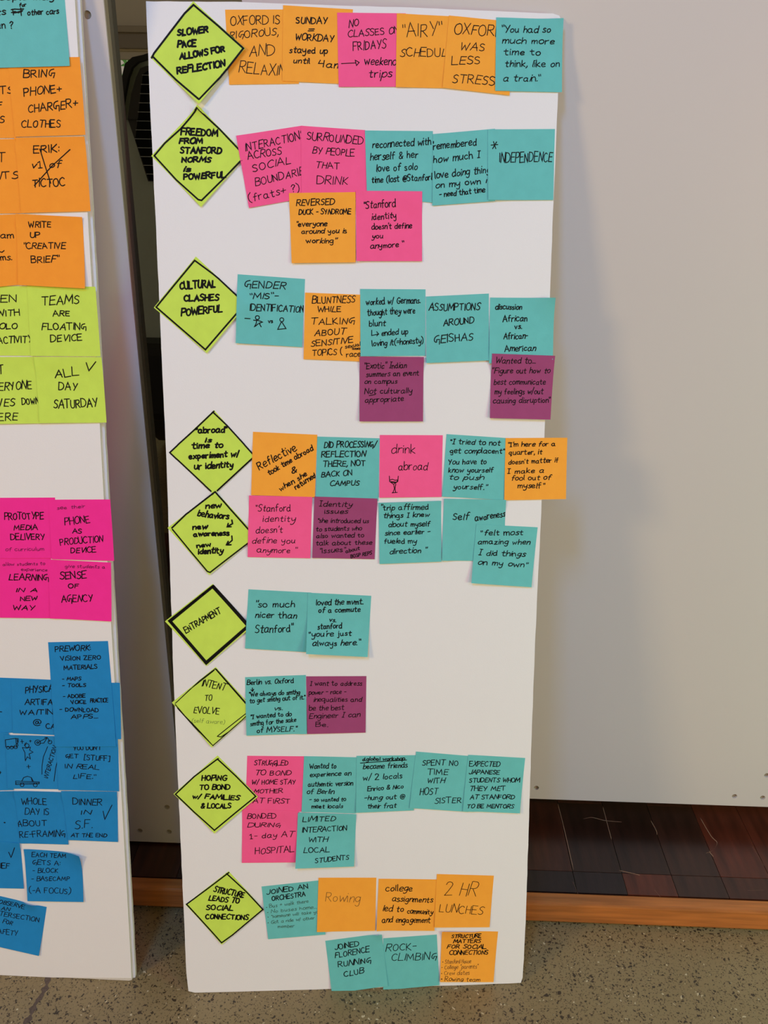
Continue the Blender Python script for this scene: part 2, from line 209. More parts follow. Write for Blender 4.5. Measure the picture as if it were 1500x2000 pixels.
# ------------------------------------------------------------------ the notes: board, colour, corners (mm), label, handwriting lines (text, start, end, letter height, pen, hand), doodles, pen, curl, corner curl
NOTES = [
('m', 'orange', [(85.1, 1221.0), (165.6, 1223.1), (164.7, 1147.1), (87.7, 1144.6)], 'orange sticky note about Oxford being rigorous and relaxing, right of the topmost lime diamond', [('OXFORD IS', 90.9, 1205.3, 144.2, 1208.4, 8.6, 0.8, 'c'), ('RIGOROUS,', 89.0, 1191.6, 142.4, 1196.7, 7.2, 0.8, 'c'), ('AND', 110.5, 1174.1, 138.1, 1176.1, 10.9, 0.8, 'c'), ('RELAXIN', 98.8, 1157.3, 148.9, 1155.0, 11.1, 0.8, 'c')], [], 0.8, 0.6, 0),
('m', 'orange', [(148.4, 1226.8), (224.9, 1224.5), (221.3, 1147.5), (146.4, 1149.3)], 'orange sticky note reading Sunday equals workday, stayed up until 4am', [('SUNDAY', 162.3, 1208.8, 196.1, 1209.1, 6.5, 1.05, 'c'), ('=', 174.8, 1199.3, 180.6, 1199.4, 6.5, 1.05, 'c'), ('WORKDAY', 160.9, 1192.0, 203.1, 1191.1, 6.7, 1.05, 'c'), ('stayed up', 154.5, 1178.7, 196.7, 1178.8, 6.4, 1, 'l'), ('until', 158.6, 1168.5, 176.8, 1168.0, 5.9, 1, 'l'), ('4am', 186.3, 1164.6, 211.8, 1164.2, 7.1, 1, 'l')], [], 1.05, 0.8, 0),
('m', 'pink', [(207.5, 1220.7), (283.1, 1221.9), (283.6, 1146.1), (208.9, 1144.5)], 'pink sticky note reading no classes on Fridays with an arrow to weekend trips', [('NO', 220.4, 1205.7, 231.1, 1208.0, 7.2, 0.85, 'c'), ('CLASSES ON', 219.5, 1195.8, 275.7, 1201.5, 6.6, 0.85, 'c'), ('FRIDAYS', 225.0, 1182.2, 261.3, 1186.2, 9.0, 0.85, 'c'), ('weekend', 237.8, 1168.4, 273.2, 1167.9, 8.5, 0.9, 'l'), ('trips', 242.2, 1155.0, 268.0, 1156.0, 8.5, 0.9, 'l')], [[(212.0, 1168.6), (220.3, 1169.2), (228.2, 1169.7)], [(227.3, 1172.6), (231.7, 1170.3), (228.7, 1167.0), (227.3, 1172.6)]], 0.85, 0.8, 0),
('m', 'orange', [(273.2, 1221.5), (345.6, 1219.7), (347.3, 1145.5), (272.7, 1145.4)], 'orange sticky note reading airy schedule in large thin capitals', [('"AIRY"', 279.9, 1197.1, 322.9, 1200.4, 13.5, 0.8, 'c'), ('SCHEDULE', 277.1, 1177.3, 336.8, 1178.9, 8.4, 0.8, 'c')], [], 0.8, 0.8, 0),
('m', 'orange', [(331.2, 1220.6), (401.8, 1216.1), (401.2, 1139.2), (325.1, 1145.7)], 'orange sticky note reading Oxford was less stressful, tucked under the top right teal note', [('OXFORD', 337.2, 1201.8, 391.4, 1200.8, 10.5, 0.85, 'c'), ('WAS', 343.7, 1185.5, 371.4, 1185.3, 8.1, 0.85, 'c'), ('LESS', 335.2, 1170.4, 367.0, 1171.7, 8.1, 0.85, 'c'), ('STRESSFU', 336.0, 1151.5, 399.7, 1149.1, 9.1, 0.85, 'c')], [], 0.85, 1.2, 0),
('m', 'teal', [(383.8, 1219.9), (458.5, 1219.6), (460.7, 1143.7), (384.7, 1143.6)], "teal sticky note at the board's top right corner, time to think on a train", [('"You had so', 389.9, 1204.6, 445.0, 1205.8, 6.7, 0.95, 'l'), ('much more', 391.5, 1193.3, 449.6, 1193.9, 6.2, 0.95, 'l'), ('time to', 393.8, 1181.4, 434.9, 1182.2, 6.5, 0.95, 'l'), ('think, like on', 394.9, 1169.0, 456.8, 1170.8, 6.9, 0.95, 'l'), ('a train."', 393.3, 1153.9, 436.0, 1154.8, 6.9, 0.95, 'l')], [], 0.95, 1.4, -4),
('m', 'lime', [(2.0, 1171.1), (50.9, 1228.8), (106.3, 1181.3), (54.6, 1122.4)], 'topmost lime diamond sticky note reading slower pace allows for reflection', [('SLOWER', 32.5, 1193.9, 66.0, 1197.5, 6.0, 1.9, 'h'), ('PACE', 32.4, 1182.0, 52.0, 1183.3, 6.1, 1.9, 'h'), ('ALLOWS FOR', 34.3, 1169.2, 83.9, 1178.1, 5.8, 1.9, 'h'), ('REFLECTION', 31.1, 1154.9, 84.2, 1162.3, 6.4, 1.9, 'h')], [[(3.6, 1170.4), (14.0, 1188.1), (30.2, 1206.5), (51.1, 1225.0), (76.8, 1204.7), (104.4, 1181.3), (81.6, 1153.7), (54.8, 1127.2), (29.6, 1148.2), (5.5, 1171.2)]], 1.9, 5, 0),
('m', 'lime', [(-1.3, 1068.7), (52.6, 1122.0), (105.3, 1070.8), (52.6, 1014.5)], 'lime diamond sticky note reading freedom from Stanford norms is powerful, second from the top', [('FREEDOM', 32.5, 1091.6, 73.2, 1090.8, 7.2, 1.8, 'h'), ('FROM', 30.2, 1082.2, 55.7, 1082.9, 5.5, 1.8, 'h'), ('STANFORD', 31.1, 1071.9, 76.9, 1072.4, 6.4, 1.8, 'h'), ('NORMS', 32.3, 1062.5, 64.7, 1063.0, 5.3, 1.8, 'h'), ('is', 33.9, 1052.5, 41.9, 1052.6, 5.2, 1.8, 'h'), ('POWERFUL', 33.9, 1043.7, 81.0, 1047.0, 6.1, 1.8, 'h')], [[(49.7, 1116.7), (51.8, 1119.0), (75.3, 1098.4), (101.8, 1071.5)], [(51.8, 1118.4), (32.4, 1097.6), (14.3, 1082.3), (2.0, 1068.7)], [(2.3, 1068.7), (25.5, 1043.6), (49.7, 1022.4), (53.4, 1021.6), (78.6, 1045.1), (100.8, 1066.9)]], 1.8, 2.0, 0),
('m', 'pink', [(93.9, 1091.5), (167.8, 1103.5), (180.3, 1027.7), (106.4, 1014.3)], 'tilted pink sticky note about interactions across social boundaries, frats', [('INTERACTIONS', 104.2, 1074.9, 170.9, 1090.3, 8.4, 0.85, 'c'), ('ACROSS', 106.8, 1066.3, 144.4, 1073.0, 7.6, 0.85, 'c'), ('SOCIAL', 111.8, 1053.3, 154.7, 1063.5, 7.7, 0.85, 'c'), ('BOUNDARIES', 114.7, 1038.3, 175.7, 1053.1, 7.7, 0.85, 'c'), ('(frats+ ?)', 107.0, 1020.8, 164.1, 1034.0, 8.7, 0.85, 'l')], [], 0.85, 1.0, 0),
('m', 'pink', [(166.5, 1103.3), (238.7, 1100.0), (240.8, 1026.5), (166.3, 1031.0)], 'pink sticky note reading surrounded by people that drink', [('SURROUNDED', 172.8, 1088.7, 236.1, 1085.0, 7.9, 0.85, 'c'), ('BY PEOPLE', 179.1, 1074.0, 226.1, 1072.0, 7.0, 0.85, 'c'), ('THAT', 182.2, 1058.7, 209.5, 1057.6, 6.8, 0.85, 'c'), ('DRINK', 183.7, 1041.3, 218.7, 1041.8, 8.6, 0.85, 'c')], [], 0.85, 0.6, 0),
('m', 'teal', [(238.3, 1099.5), (315.3, 1100.3), (315.6, 1022.9), (240.7, 1029.1)], 'teal sticky note about reconnecting with herself and her love of solo time', [('reconnected with', 246.8, 1080.8, 313.2, 1085.7, 7.7, 1.0, 'l'), ('herself & her', 244.6, 1067.8, 298.3, 1071.7, 7.7, 1.0, 'l'), ('love of solo', 251.4, 1055.6, 298.0, 1058.8, 7.7, 1.0, 'l'), ('time (lost @Stanford', 246.1, 1043.6, 317.4, 1047.9, 6.8, 1.0, 'l')], [], 1.0, 1.0, 0),
('m', 'teal', [(315.3, 1097.0), (385.9, 1104.0), (388.2, 1025.6), (315.7, 1019.5)], 'teal sticky note quoting remembered how much I love doing things on my own', [('"remembered', 312.9, 1080.2, 365.2, 1086.1, 7.7, 1.0, 'l'), ('how much I', 316.4, 1065.9, 369.7, 1072.6, 7.8, 1.0, 'l'), ('love doing things', 318.4, 1049.3, 385.5, 1057.4, 7.5, 1.0, 'l'), ('on my own', 319.3, 1038.7, 371.0, 1044.3, 6.8, 1.0, 'l'), ('- need that time', 323.7, 1028.9, 376.1, 1035.2, 5.8, 1.0, 'l')], [[(378.1, 1049.0), (377.3, 1045.5)]], 1.0, 1.5, 0),
('m', 'teal', [(377.8, 1103.1), (454.7, 1104.9), (455.8, 1027.7), (380.0, 1026.4)], 'teal sticky note with a star and the single word independence', [('INDEPENDENCE', 392.0, 1067.9, 452.5, 1069.7, 10.5, 0.95, 'c')], [[(381.9, 1086.3), (389.6, 1087.0)], [(384.5, 1090.1), (387.4, 1082.6)], [(388.1, 1089.8), (383.8, 1082.5)]], 0.95, 1.5, 0),
('m', 'orange', [(152.0, 1031.0), (227.7, 1033.2), (227.7, 955.7), (154.1, 954.1)], 'orange sticky note reading reversed duck syndrome, below the pink pair', [('REVERSED', 160.3, 1017.3, 203.4, 1019.3, 6.5, 1.0, 'c'), ('DUCK - SYNDROME', 162.8, 1007.9, 222.2, 1009.7, 5.6, 1.0, 'c'), ('"everyone', 159.4, 994.9, 194.8, 995.8, 5.6, 1, 'l'), ('around you is', 165.7, 986.8, 217.4, 988.5, 5.2, 1, 'l'), ('working"', 171.1, 976.7, 205.0, 977.1, 5.4, 1, 'l')], [], 1.0, 2.5, 0),
('m', 'pink', [(228.0, 1034.6), (303.9, 1035.1), (304.8, 958.0), (228.6, 957.2)], 'pink sticky note with slanting quote about Stanford identity, under the teal row beside duck syndrome', [('"Stanford', 236.8, 1015.2, 273.3, 1018.2, 8.0, 0.95, 'l'), ('identity', 246.3, 1003.0, 274.5, 1005.6, 6.9, 0.95, 'l'), ("doesn't define", 246.3, 992.8, 292.4, 994.8, 6.2, 0.95, 'l'), ('you', 246.6, 982.7, 259.3, 983.0, 5.6, 0.95, 'l'), ('anymore "', 244.9, 971.5, 283.7, 974.2, 5.9, 0.95, 'l')], [], 0.95, 2.0, 0),
('m', 'lime', [(-5.6, 903.0), (44.6, 960.5), (101.6, 907.6), (54.0, 851.5)], 'lime diamond sticky note reading cultural clashes powerful', [('CULTURAL', 25.3, 923.5, 65.8, 926.7, 8.0, 1.8, 'h'), ('CLASHES', 29.1, 910.4, 69.2, 912.1, 6.7, 1.8, 'h'), ('POWERFUL', 25.9, 893.4, 72.8, 899.2, 7.6, 1.8, 'h')], [[(-1.7, 904.7), (17.7, 927.1), (43.1, 956.1), (62.8, 941.8), (99.1, 912.3)], [(-3.0, 903.7), (24.5, 879.7), (52.4, 855.5), (71.3, 876.6), (99.0, 907.2)]], 1.8, 2.5, 0),
('m', 'teal', [(91.7, 941.3), (169.2, 936.7), (165.0, 859.1), (87.8, 863.3)], 'teal sticky note on gender misidentification with two little figure doodles', [('GENDER', 99.5, 927.0, 146.2, 924.9, 7.8, 1.0, 'c'), ('"MIS"-', 104.9, 913.6, 137.8, 914.7, 6.4, 1.0, 'c'), ('IDENTIFICATION', 104.9, 900.8, 167.3, 898.9, 7.2, 1.0, 'c'), ('vs', 125.9, 886.5, 131.1, 887.0, 4.1, 0.9, 'l')], [[(99.1, 891.6), (105.0, 891.3)], [(115.7, 892.6), (115.4, 891.6), (114.8, 890.8), (113.9, 890.4), (112.9, 890.4), (112.0, 890.8), (111.4, 891.6), (111.2, 892.5), (111.4, 893.5), (112.1, 894.3), (113.0, 894.7), (114.0, 894.7), (114.9, 894.3), (115.5, 893.5), (115.7, 892.6)], [(109.0, 889.6), (114.2, 889.3), (119.4, 887.6), (115.4, 886.2), (117.6, 882.1)], [(112.5, 889.8), (111.9, 885.9), (109.7, 881.7), (114.2, 885.5)], [(143.9, 890.4), (143.7, 889.4), (143.0, 888.6), (142.1, 888.2), (141.1, 888.2), (140.2, 888.6), (139.6, 889.4), (139.4, 890.3), (139.6, 891.3), (140.2, 892.1), (141.2, 892.5), (142.2, 892.5), (143.1, 892.1), (143.7, 891.3), (143.9, 890.4)], [(141.2, 888.0), (136.7, 879.2), (146.4, 880.3), (141.6, 888.0)]], 1.0, 2.0, 0),
('m', 'orange', [(169.2, 921.4), (243.0, 919.4), (243.2, 842.7), (166.5, 845.2)], 'orange sticky note about bluntness while talking about sensitive topics', [('BLUNTNESS', 177.3, 909.1, 226.8, 910.7, 7.8, 0.95, 'c'), ('WHILE', 183.7, 899.8, 210.5, 900.3, 5.9, 0.95, 'c'), ('TALKING', 175.3, 885.1, 226.3, 886.7, 7.2, 0.95, 'c'), ('ABOUT', 179.6, 872.2, 215.7, 873.9, 6.9, 0.95, 'c'), ('SENSITIVE', 175.4, 859.7, 224.5, 864.7, 6.6, 0.95, 'c'), ('sexual', 215.7, 857.7, 233.4, 861.1, 4.2, 0.8, 'l'), ('assault', 224.0, 856.6, 237.8, 857.0, 2.7, 0.8, 'l'), ('TOPICS (', 176.8, 848.8, 212.1, 851.3, 6.9, 0.95, 'c'), ('race', 216.9, 848.1, 233.4, 849.1, 6.0, 0.9, 'l')], [], 0.95, 1.2, 0),
('m', 'teal', [(233.1, 926.1), (309.5, 926.4), (310.4, 849.9), (233.5, 848.9)], 'teal sticky note about working with Germans who seemed blunt', [('worked w/ Germans.', 240.1, 908.2, 303.5, 911.0, 7.2, 1.0, 'l'), ('thought they were', 241.9, 895.7, 297.5, 899.3, 7.2, 1.0, 'l'), ('blunt', 243.7, 883.4, 262.8, 884.4, 6.8, 1.0, 'l'), ('ended up', 258.2, 873.1, 289.4, 875.0, 6.5, 1.0, 'l'), ('loving it(=honesty)', 247.3, 860.8, 307.7, 864.7, 6.6, 1.0, 'l')], [[(246.7, 879.1), (246.7, 873.0), (254.3, 874.8)], [(252.6, 877.4), (254.9, 874.8), (252.6, 872.7)]], 1.0, 0.8, 0),
('m', 'teal', [(310.1, 918.2), (384.2, 922.3), (386.4, 845.0), (311.6, 841.5)], 'teal sticky note reading assumptions around geishas', [('ASSUMPTIONS', 313.9, 902.0, 373.7, 903.3, 7.9, 1.05, 'c'), ('AROUND', 331.4, 884.3, 367.5, 888.6, 7.0, 1.05, 'c'), ('GEISHAS', 320.6, 864.4, 366.6, 868.9, 8.5, 1.05, 'c')], [], 1.05, 2.5, 0),
('m', 'teal', [(385.8, 917.7), (462.0, 917.9), (463.2, 846.3), (386.2, 841.5)], 'teal sticky note with bent top right corner, discussion African versus African-American', [('discussion', 392.4, 904.3, 423.6, 904.6, 6.2, 1.05, 'l'), ('African', 401.8, 890.1, 430.4, 891.3, 7.2, 1.05, 'l'), ('vs.', 416.0, 882.0, 424.5, 882.1, 5.9, 1.05, 'l'), ('African-', 403.3, 869.7, 432.1, 870.8, 7.0, 1.05, 'l'), ('American', 405.0, 855.7, 441.6, 856.8, 7.0, 1.05, 'l')], [], 1.05, 1.0, 7),
('m', 'purple', [(232.4, 848.6), (308.5, 848.6), (308.5, 772.6), (232.3, 772.4)], 'plum sticky note about exotic Indian summers event not being culturally appropriate', [('"Exotic" Indian', 238.1, 834.6, 288.1, 835.7, 6.6, 0.85, 'l'), ('summers an event', 240.3, 824.9, 302.9, 827.0, 6.3, 0.85, 'l'), ('on campus', 238.2, 816.6, 277.0, 817.5, 5.6, 0.85, 'l'), ('Not culturally', 238.6, 804.9, 295.1, 806.2, 6.4, 0.85, 'l'), ('appropriate', 238.9, 794.8, 284.9, 796.7, 6.0, 0.85, 'l')], [[(243.9, 802.8), (251.1, 804.2)]], 0.85, 3.0, 0),
('m', 'purple', [(389.5, 853.0), (465.7, 850.9), (462.6, 775.1), (389.0, 776.7)], "plum sticky note on communicating feelings without causing disruption, at the board's right edge", [('Wanted to...', 394.3, 841.5, 442.2, 841.8, 6.7, 0.85, 'l'), ('"Figure out how to', 390.7, 830.0, 460.3, 830.4, 6.4, 0.85, 'l'), ('best communicate', 393.2, 816.7, 455.4, 817.0, 6.4, 0.85, 'l'), ('my feelings w/out', 394.5, 805.1, 452.7, 805.7, 6.5, 0.85, 'l'), ('causing disruption"', 392.5, 794.4, 462.3, 795.5, 6.4, 0.85, 'l')], [], 0.85, 4.0, 0),
('m', 'lime', [(5.0, 734.5), (59.9, 785.2), (107.7, 730.2), (56.8, 683.7)], 'lime diamond sticky note quoting abroad is time to experiment with your identity', [('"abroad"', 37.7, 757.5, 74.4, 759.2, 6.8, 1.7, 'l'), ('is', 48.2, 747.4, 55.4, 747.4, 5.8, 1.7, 'l'), ('time to', 32.7, 739.3, 69.1, 740.5, 6.9, 1.7, 'l'), ('experiment w/', 28.8, 726.7, 88.1, 730.2, 6.9, 1.7, 'l'), ('ur identity', 34.7, 714.1, 80.6, 717.2, 7.3, 1.7, 'l')], [[(59.8, 783.7), (35.5, 761.1), (5.7, 734.8), (32.0, 708.5), (53.5, 687.9)], [(58.1, 783.2), (74.6, 767.1), (105.2, 732.4)], [(105.1, 726.7), (83.2, 705.0), (63.8, 688.4)], [(104.2, 725.5), (79.6, 701.5), (62.1, 687.6)]], 1.7, 1.0, 0),
('m', 'lime', [(-0.3, 642.7), (58.7, 688.3), (107.4, 631.6), (48.2, 584.1)], 'lime diamond sticky note listing new behaviors, new awareness and new identity with arrows', [('new', 46.3, 666.8, 65.3, 667.8, 6.7, 1.7, 'l'), ('behaviors', 36.2, 657.3, 73.2, 653.1, 7.5, 1.7, 'l'), ('new', 29.9, 640.3, 47.7, 641.3, 6.7, 1.7, 'l'), ('awareness', 30.7, 631.9, 73.5, 633.5, 6.1, 1.7, 'l'), ('new', 34.3, 618.1, 51.4, 620.2, 5.3, 1.7, 'l'), ('identity', 35.8, 610.4, 65.4, 611.5, 6.8, 1.7, 'l')], [[(5.0, 642.7), (21.6, 658.6), (48.2, 682.3), (58.6, 687.2), (75.3, 666.4), (98.8, 638.8)], [(41.1, 675.3), (56.0, 684.9)], [(5.5, 640.9), (25.2, 614.9), (46.1, 588.6), (49.5, 587.3), (71.9, 604.8), (98.5, 625.3)], [(77.5, 652.2), (78.2, 647.8), (72.1, 644.2)], [(73.0, 648.1), (71.7, 643.9), (76.4, 644.0)], [(77.0, 632.6), (77.3, 627.2), (70.6, 621.3)], [(72.4, 625.8), (70.2, 621.3), (75.8, 621.7)]], 1.7, 2.0, 0),
('m', 'teal', [(181.8, 753.9), (256.6, 751.9), (255.5, 675.2), (179.4, 679.9)], 'teal sticky note reading did processing and reflection there, not back on campus', [('DID PROCESSING/', 189.9, 740.6, 252.4, 741.2, 7.3, 1.05, 'c'), ('REFLECTION', 186.7, 729.0, 239.4, 729.7, 6.9, 1.05, 'c'), ('THERE, NOT', 188.4, 717.2, 239.5, 718.9, 6.6, 1.05, 'c'), ('BACK ON', 186.2, 704.9, 223.3, 706.7, 6.3, 1.05, 'c'), ('CAMPUS', 196.5, 694.4, 232.0, 694.7, 6.0, 1.05, 'c')], [], 1.05, 0.8, 0),
('m', 'orange', [(105.3, 759.5), (181.8, 756.1), (178.2, 680.3), (101.5, 683.1)], 'orange sticky note with writing slanted uphill, reflective took time abroad', [('Reflective', 111.7, 713.7, 157.6, 737.1, 10.0, 1.15, 'l'), ('took time abroad', 123.6, 707.1, 176.8, 738.0, 6.2, 1.15, 'l'), ('&', 151.2, 709.3, 156.4, 711.1, 6.6, 1.15, 'l'), ('when she', 137.0, 687.8, 169.3, 707.0, 6.2, 1.15, 'l'), ('returned', 155.6, 689.5, 180.0, 705.3, 6.2, 1.15, 'l')], [], 1.15, 1.0, 0),
('m', 'pink', [(256.9, 755.9), (333.0, 755.7), (332.7, 680.3), (256.6, 679.6)], 'pink sticky note reading drink abroad with a wine glass doodle', [('drink', 270.9, 734.0, 299.4, 734.0, 10.5, 0.85, 'l'), ('abroad', 279.5, 713.5, 314.6, 713.5, 9.4, 0.85, 'l')], [[(268.7, 706.0), (269.1, 699.4), (273.9, 696.0), (279.0, 699.4), (279.6, 705.9)], [(269.4, 701.1), (272.5, 702.2), (275.9, 700.8), (278.8, 701.5), (277.6, 698.6), (269.9, 699.4), (276.8, 697.7), (271.7, 698.4)], [(273.9, 696.0), (275.0, 690.8), (273.3, 686.0), (271.9, 685.5), (278.6, 686.0)], [(276.6, 696.3), (275.6, 690.8), (276.4, 686.3)]], 0.85, 1.2, 0),
('m', 'teal', [(337.5, 757.1), (410.6, 752.4), (409.6, 676.3), (333.5, 680.7)], 'teal sticky note quoting I tried to not get complacent', [('"I tried to not', 342.0, 745.2, 402.8, 743.6, 6.1, 1.0, 'l'), ('get complacent"', 342.3, 734.0, 408.6, 733.7, 6.1, 1.0, 'l'), ('You have to', 340.0, 720.3, 386.7, 720.8, 6.5, 1.0, 'l'), ('know yourself', 340.7, 710.5, 395.6, 710.5, 6.2, 1.0, 'l'), ('to push', 340.9, 701.9, 383.8, 701.4, 5.9, 1.0, 'l'), ('yourself."', 347.1, 690.3, 387.9, 689.2, 6.3, 1.0, 'l')], [], 1.0, 0.8, 0),
('m', 'orange', [(409.4, 752.4), (485.2, 752.9), (486.6, 677.4), (410.0, 676.2)], "orange sticky note overhanging the board's right edge, here for a quarter", [('"I\'m here for a', 412.3, 741.9, 470.5, 743.1, 5.4, 1.0, 'l'), ('quarter, it', 413.8, 732.0, 454.7, 732.8, 5.8, 1.0, 'l'), ("doesn't matter if", 413.9, 720.3, 475.3, 723.1, 5.8, 1.0, 'l'), ('I make a', 413.2, 708.8, 457.7, 710.5, 5.8, 1.0, 'l'), ('fool out of', 418.0, 700.6, 466.7, 701.8, 5.9, 1.0, 'l'), ('myself"', 426.4, 691.4, 458.5, 690.9, 6.3, 1.0, 'l')], [], 1.0, 1.5, 0),
('m', 'pink', [(99.0, 682.7), (175.1, 680.7), (172.1, 604.2), (95.5, 606.1)], 'pink sticky note with Stanford identity quote beside the new behaviors diamond', [('"Stanford', 106.3, 662.8, 148.3, 663.0, 8.5, 0.8, 'l'), ('identity', 114.7, 650.3, 153.8, 650.2, 7.5, 0.8, 'l'), ("doesn't", 106.1, 636.1, 138.5, 636.3, 8.2, 0.8, 'l'), ('define you', 101.1, 623.5, 153.5, 622.9, 7.2, 0.8, 'l'), ('anymore "', 106.9, 611.8, 155.1, 610.6, 6.8, 0.8, 'l')], [], 0.8, 1.2, 0),
('m', 'purple', [(177.7, 681.2), (254.4, 678.4), (251.2, 602.5), (174.4, 604.6)], 'plum sticky note headed identity issues, between a pink and a teal note', [('Identity', 183.7, 669.3, 222.9, 668.1, 6.4, 0.85, 'l'), ('issues', 189.7, 659.9, 217.7, 659.8, 5.7, 0.85, 'l'), ('"she introduced us', 180.9, 648.7, 243.6, 648.1, 5.3, 0.85, 'l'), ('to students who', 179.4, 637.9, 235.2, 639.1, 5.4, 0.85, 'l'), ('also wanted to', 179.3, 629.5, 237.9, 630.5, 5.4, 0.85, 'l'), ('talk about these', 179.2, 620.5, 247.6, 621.0, 5.7, 0.85, 'l'), ('"issues"', 183.2, 610.5, 214.9, 612.2, 6.1, 0.85, 'l'), ('about', 215.8, 610.7, 232.6, 614.8, 4.3, 0.85, 'l'), ('BOSP REPS', 222.0, 604.1, 247.6, 608.7, 4.1, 0.85, 'c')], [], 0.85, 1.2, 0),
('m', 'teal', [(255.6, 673.2), (332.4, 675.6), (334.2, 599.3), (257.4, 596.5)], 'teal sticky note quoting trip affirmed things I knew about myself', [('"trip affirmed', 258.2, 664.0, 316.6, 664.7, 6.9, 1.0, 'l'), ('things I knew', 261.7, 654.0, 318.0, 655.6, 6.0, 1.0, 'l'), ('about myself', 268.1, 643.0, 319.2, 644.0, 6.3, 1.0, 'l'), ('since earlier -', 264.1, 632.4, 319.3, 634.5, 5.7, 1.0, 'l'), ('fueled my', 262.8, 622.4, 302.5, 622.2, 6.0, 1.0, 'l'), ('direction "', 269.8, 608.9, 315.2, 611.0, 6.4, 1.0, 'l')], [], 1.0, 2.0, 0),
('m', 'teal', [(335.8, 678.2), (412.2, 676.7), (412.1, 598.8), (334.5, 600.5)], 'teal sticky note reading self awareness, mostly blank below', [('Self', 347.1, 651.5, 367.0, 651.9, 8.4, 1.1, 'l'), ('awareness', 375.2, 649.8, 412.0, 655.7, 7.7, 1.1, 'l')], [], 1.1, 1.0, 0),
('m', 'teal', [(376.7, 646.1), (453.2, 641.8), (447.7, 565.8), (371.6, 572.1)], 'tilted teal sticky note overlapping a teal one, felt most amazing', [('"felt most', 382.6, 631.9, 435.0, 632.3, 6.8, 1.05, 'l'), ('amazing when', 378.7, 621.3, 443.8, 620.1, 6.4, 1.05, 'l'), ('I did things', 380.3, 607.1, 438.2, 605.0, 6.7, 1.05, 'l'), ('on my own"', 379.4, 595.4, 441.4, 591.1, 6.8, 1.05, 'l')], [], 1.05, 4.0, 0),
('m', 'lime', [(-8.2, 524.6), (52.0, 572.3), (97.8, 516.8), (40.8, 466.3)], 'lime diamond sticky note reading entrapment inside a very thick black border', [('ENTRAPMENT', 17.1, 509.2, 61.5, 535.1, 7.6, 1.2, 'c')], [[(52.5, 569.7), (95.4, 518.6), (40.9, 469.5), (-2.9, 525.1), (52.5, 569.7)], [(51.6, 568.3), (93.6, 518.3), (40.9, 471.4), (-1.2, 524.7), (51.6, 568.3)]], 2.9, 2.0, 0),
('m', 'teal', [(95.4, 564.9), (173.1, 560.1), (169.6, 483.0), (89.7, 488.7)], 'teal sticky note quoting so much nicer than Stanford', [('"so much', 102.8, 541.8, 151.9, 541.7, 8.1, 1.1, 'l'), ('nicer than', 103.0, 528.4, 154.0, 527.4, 8.2, 1.1, 'l'), ('Stanford"', 102.6, 508.7, 149.3, 509.7, 9.7, 1.1, 'l')], [], 1.1, 1.6, 0),
('m', 'teal', [(168.6, 560.1), (247.3, 555.4), (242.7, 477.6), (166.0, 483.6)], 'teal sticky note peeling at its lower right corner, loved the movement of a commute', [('loved the mvmt.', 178.6, 543.9, 237.1, 544.7, 7.1, 1.1, 'l'), ('of a commute', 181.7, 534.1, 233.6, 535.1, 6.7, 1.1, 'l'), ('vs.', 195.0, 522.4, 203.1, 522.3, 5.6, 1.1, 'l'), ('stanford', 180.3, 513.5, 210.2, 514.4, 6.8, 1.1, 'l'), ('"you\'re just', 169.8, 503.9, 222.4, 504.9, 6.4, 1.1, 'l'), ('always here."', 173.8, 492.9, 232.7, 492.9, 6.8, 1.1, 'l')], [], 1.1, 8.0, 0),
('m', 'lime', [(-4.0, 417.6), (52.3, 464.4), (99.3, 406.5), (44.2, 357.1)], 'lime diamond sticky note reading intent to evolve with a sketchy thin border', [('INTENT', 34.2, 439.5, 62.7, 433.4, 8.8, 1.0, 'c'), ('TO', 37.1, 420.0, 46.1, 419.8, 8.0, 1.0, 'c'), ('EVOLVE', 22.8, 403.8, 54.6, 401.4, 8.4, 1.0, 'c'), ('(self aware)', 20.0, 390.8, 61.4, 388.6, 5.5, 0.35, 'l')], [[(52.8, 461.8), (72.7, 436.7), (95.4, 408.5)], [(51.5, 462.2), (74.4, 432.9), (95.7, 406.6)], [(51.9, 462.2), (31.7, 446.4), (0.3, 416.6)], [(50.4, 459.9), (18.8, 434.6), (2.1, 418.1)], [(0.2, 415.1), (20.8, 387.3), (44.3, 361.6)], [(2.7, 409.9), (24.3, 385.3), (46.1, 359.6), (71.2, 380.7), (93.5, 403.7)], [(3.6, 409.8), (8.6, 401.1), (29.4, 377.5)], [(91.7, 404.7), (65.8, 383.7), (51.9, 372.2), (56.4, 371.2), (78.6, 386.4)]], 1.0, 2.0, 0),
('m', 'purple', [(165.3, 450.5), (241.5, 449.9), (240.5, 373.7), (165.8, 373.3)], 'plum sticky note about addressing power, race and inequalities as an engineer', [('I want to address', 170.1, 438.3, 235.5, 437.5, 6.2, 0.85, 'l'), ('power - race -', 168.5, 426.2, 215.4, 426.7, 5.8, 0.85, 'l'), ('inequalities and', 174.4, 416.5, 235.1, 415.6, 6.2, 0.85, 'l'), ('be the best', 168.8, 404.5, 212.6, 404.9, 6.6, 0.85, 'l'), ('Engineer I can', 168.7, 393.8, 233.3, 395.4, 6.6, 0.85, 'l'), ('Be.', 176.9, 383.0, 192.4, 382.7, 5.8, 0.85, 'l')], [], 0.85, 1.5, 0),
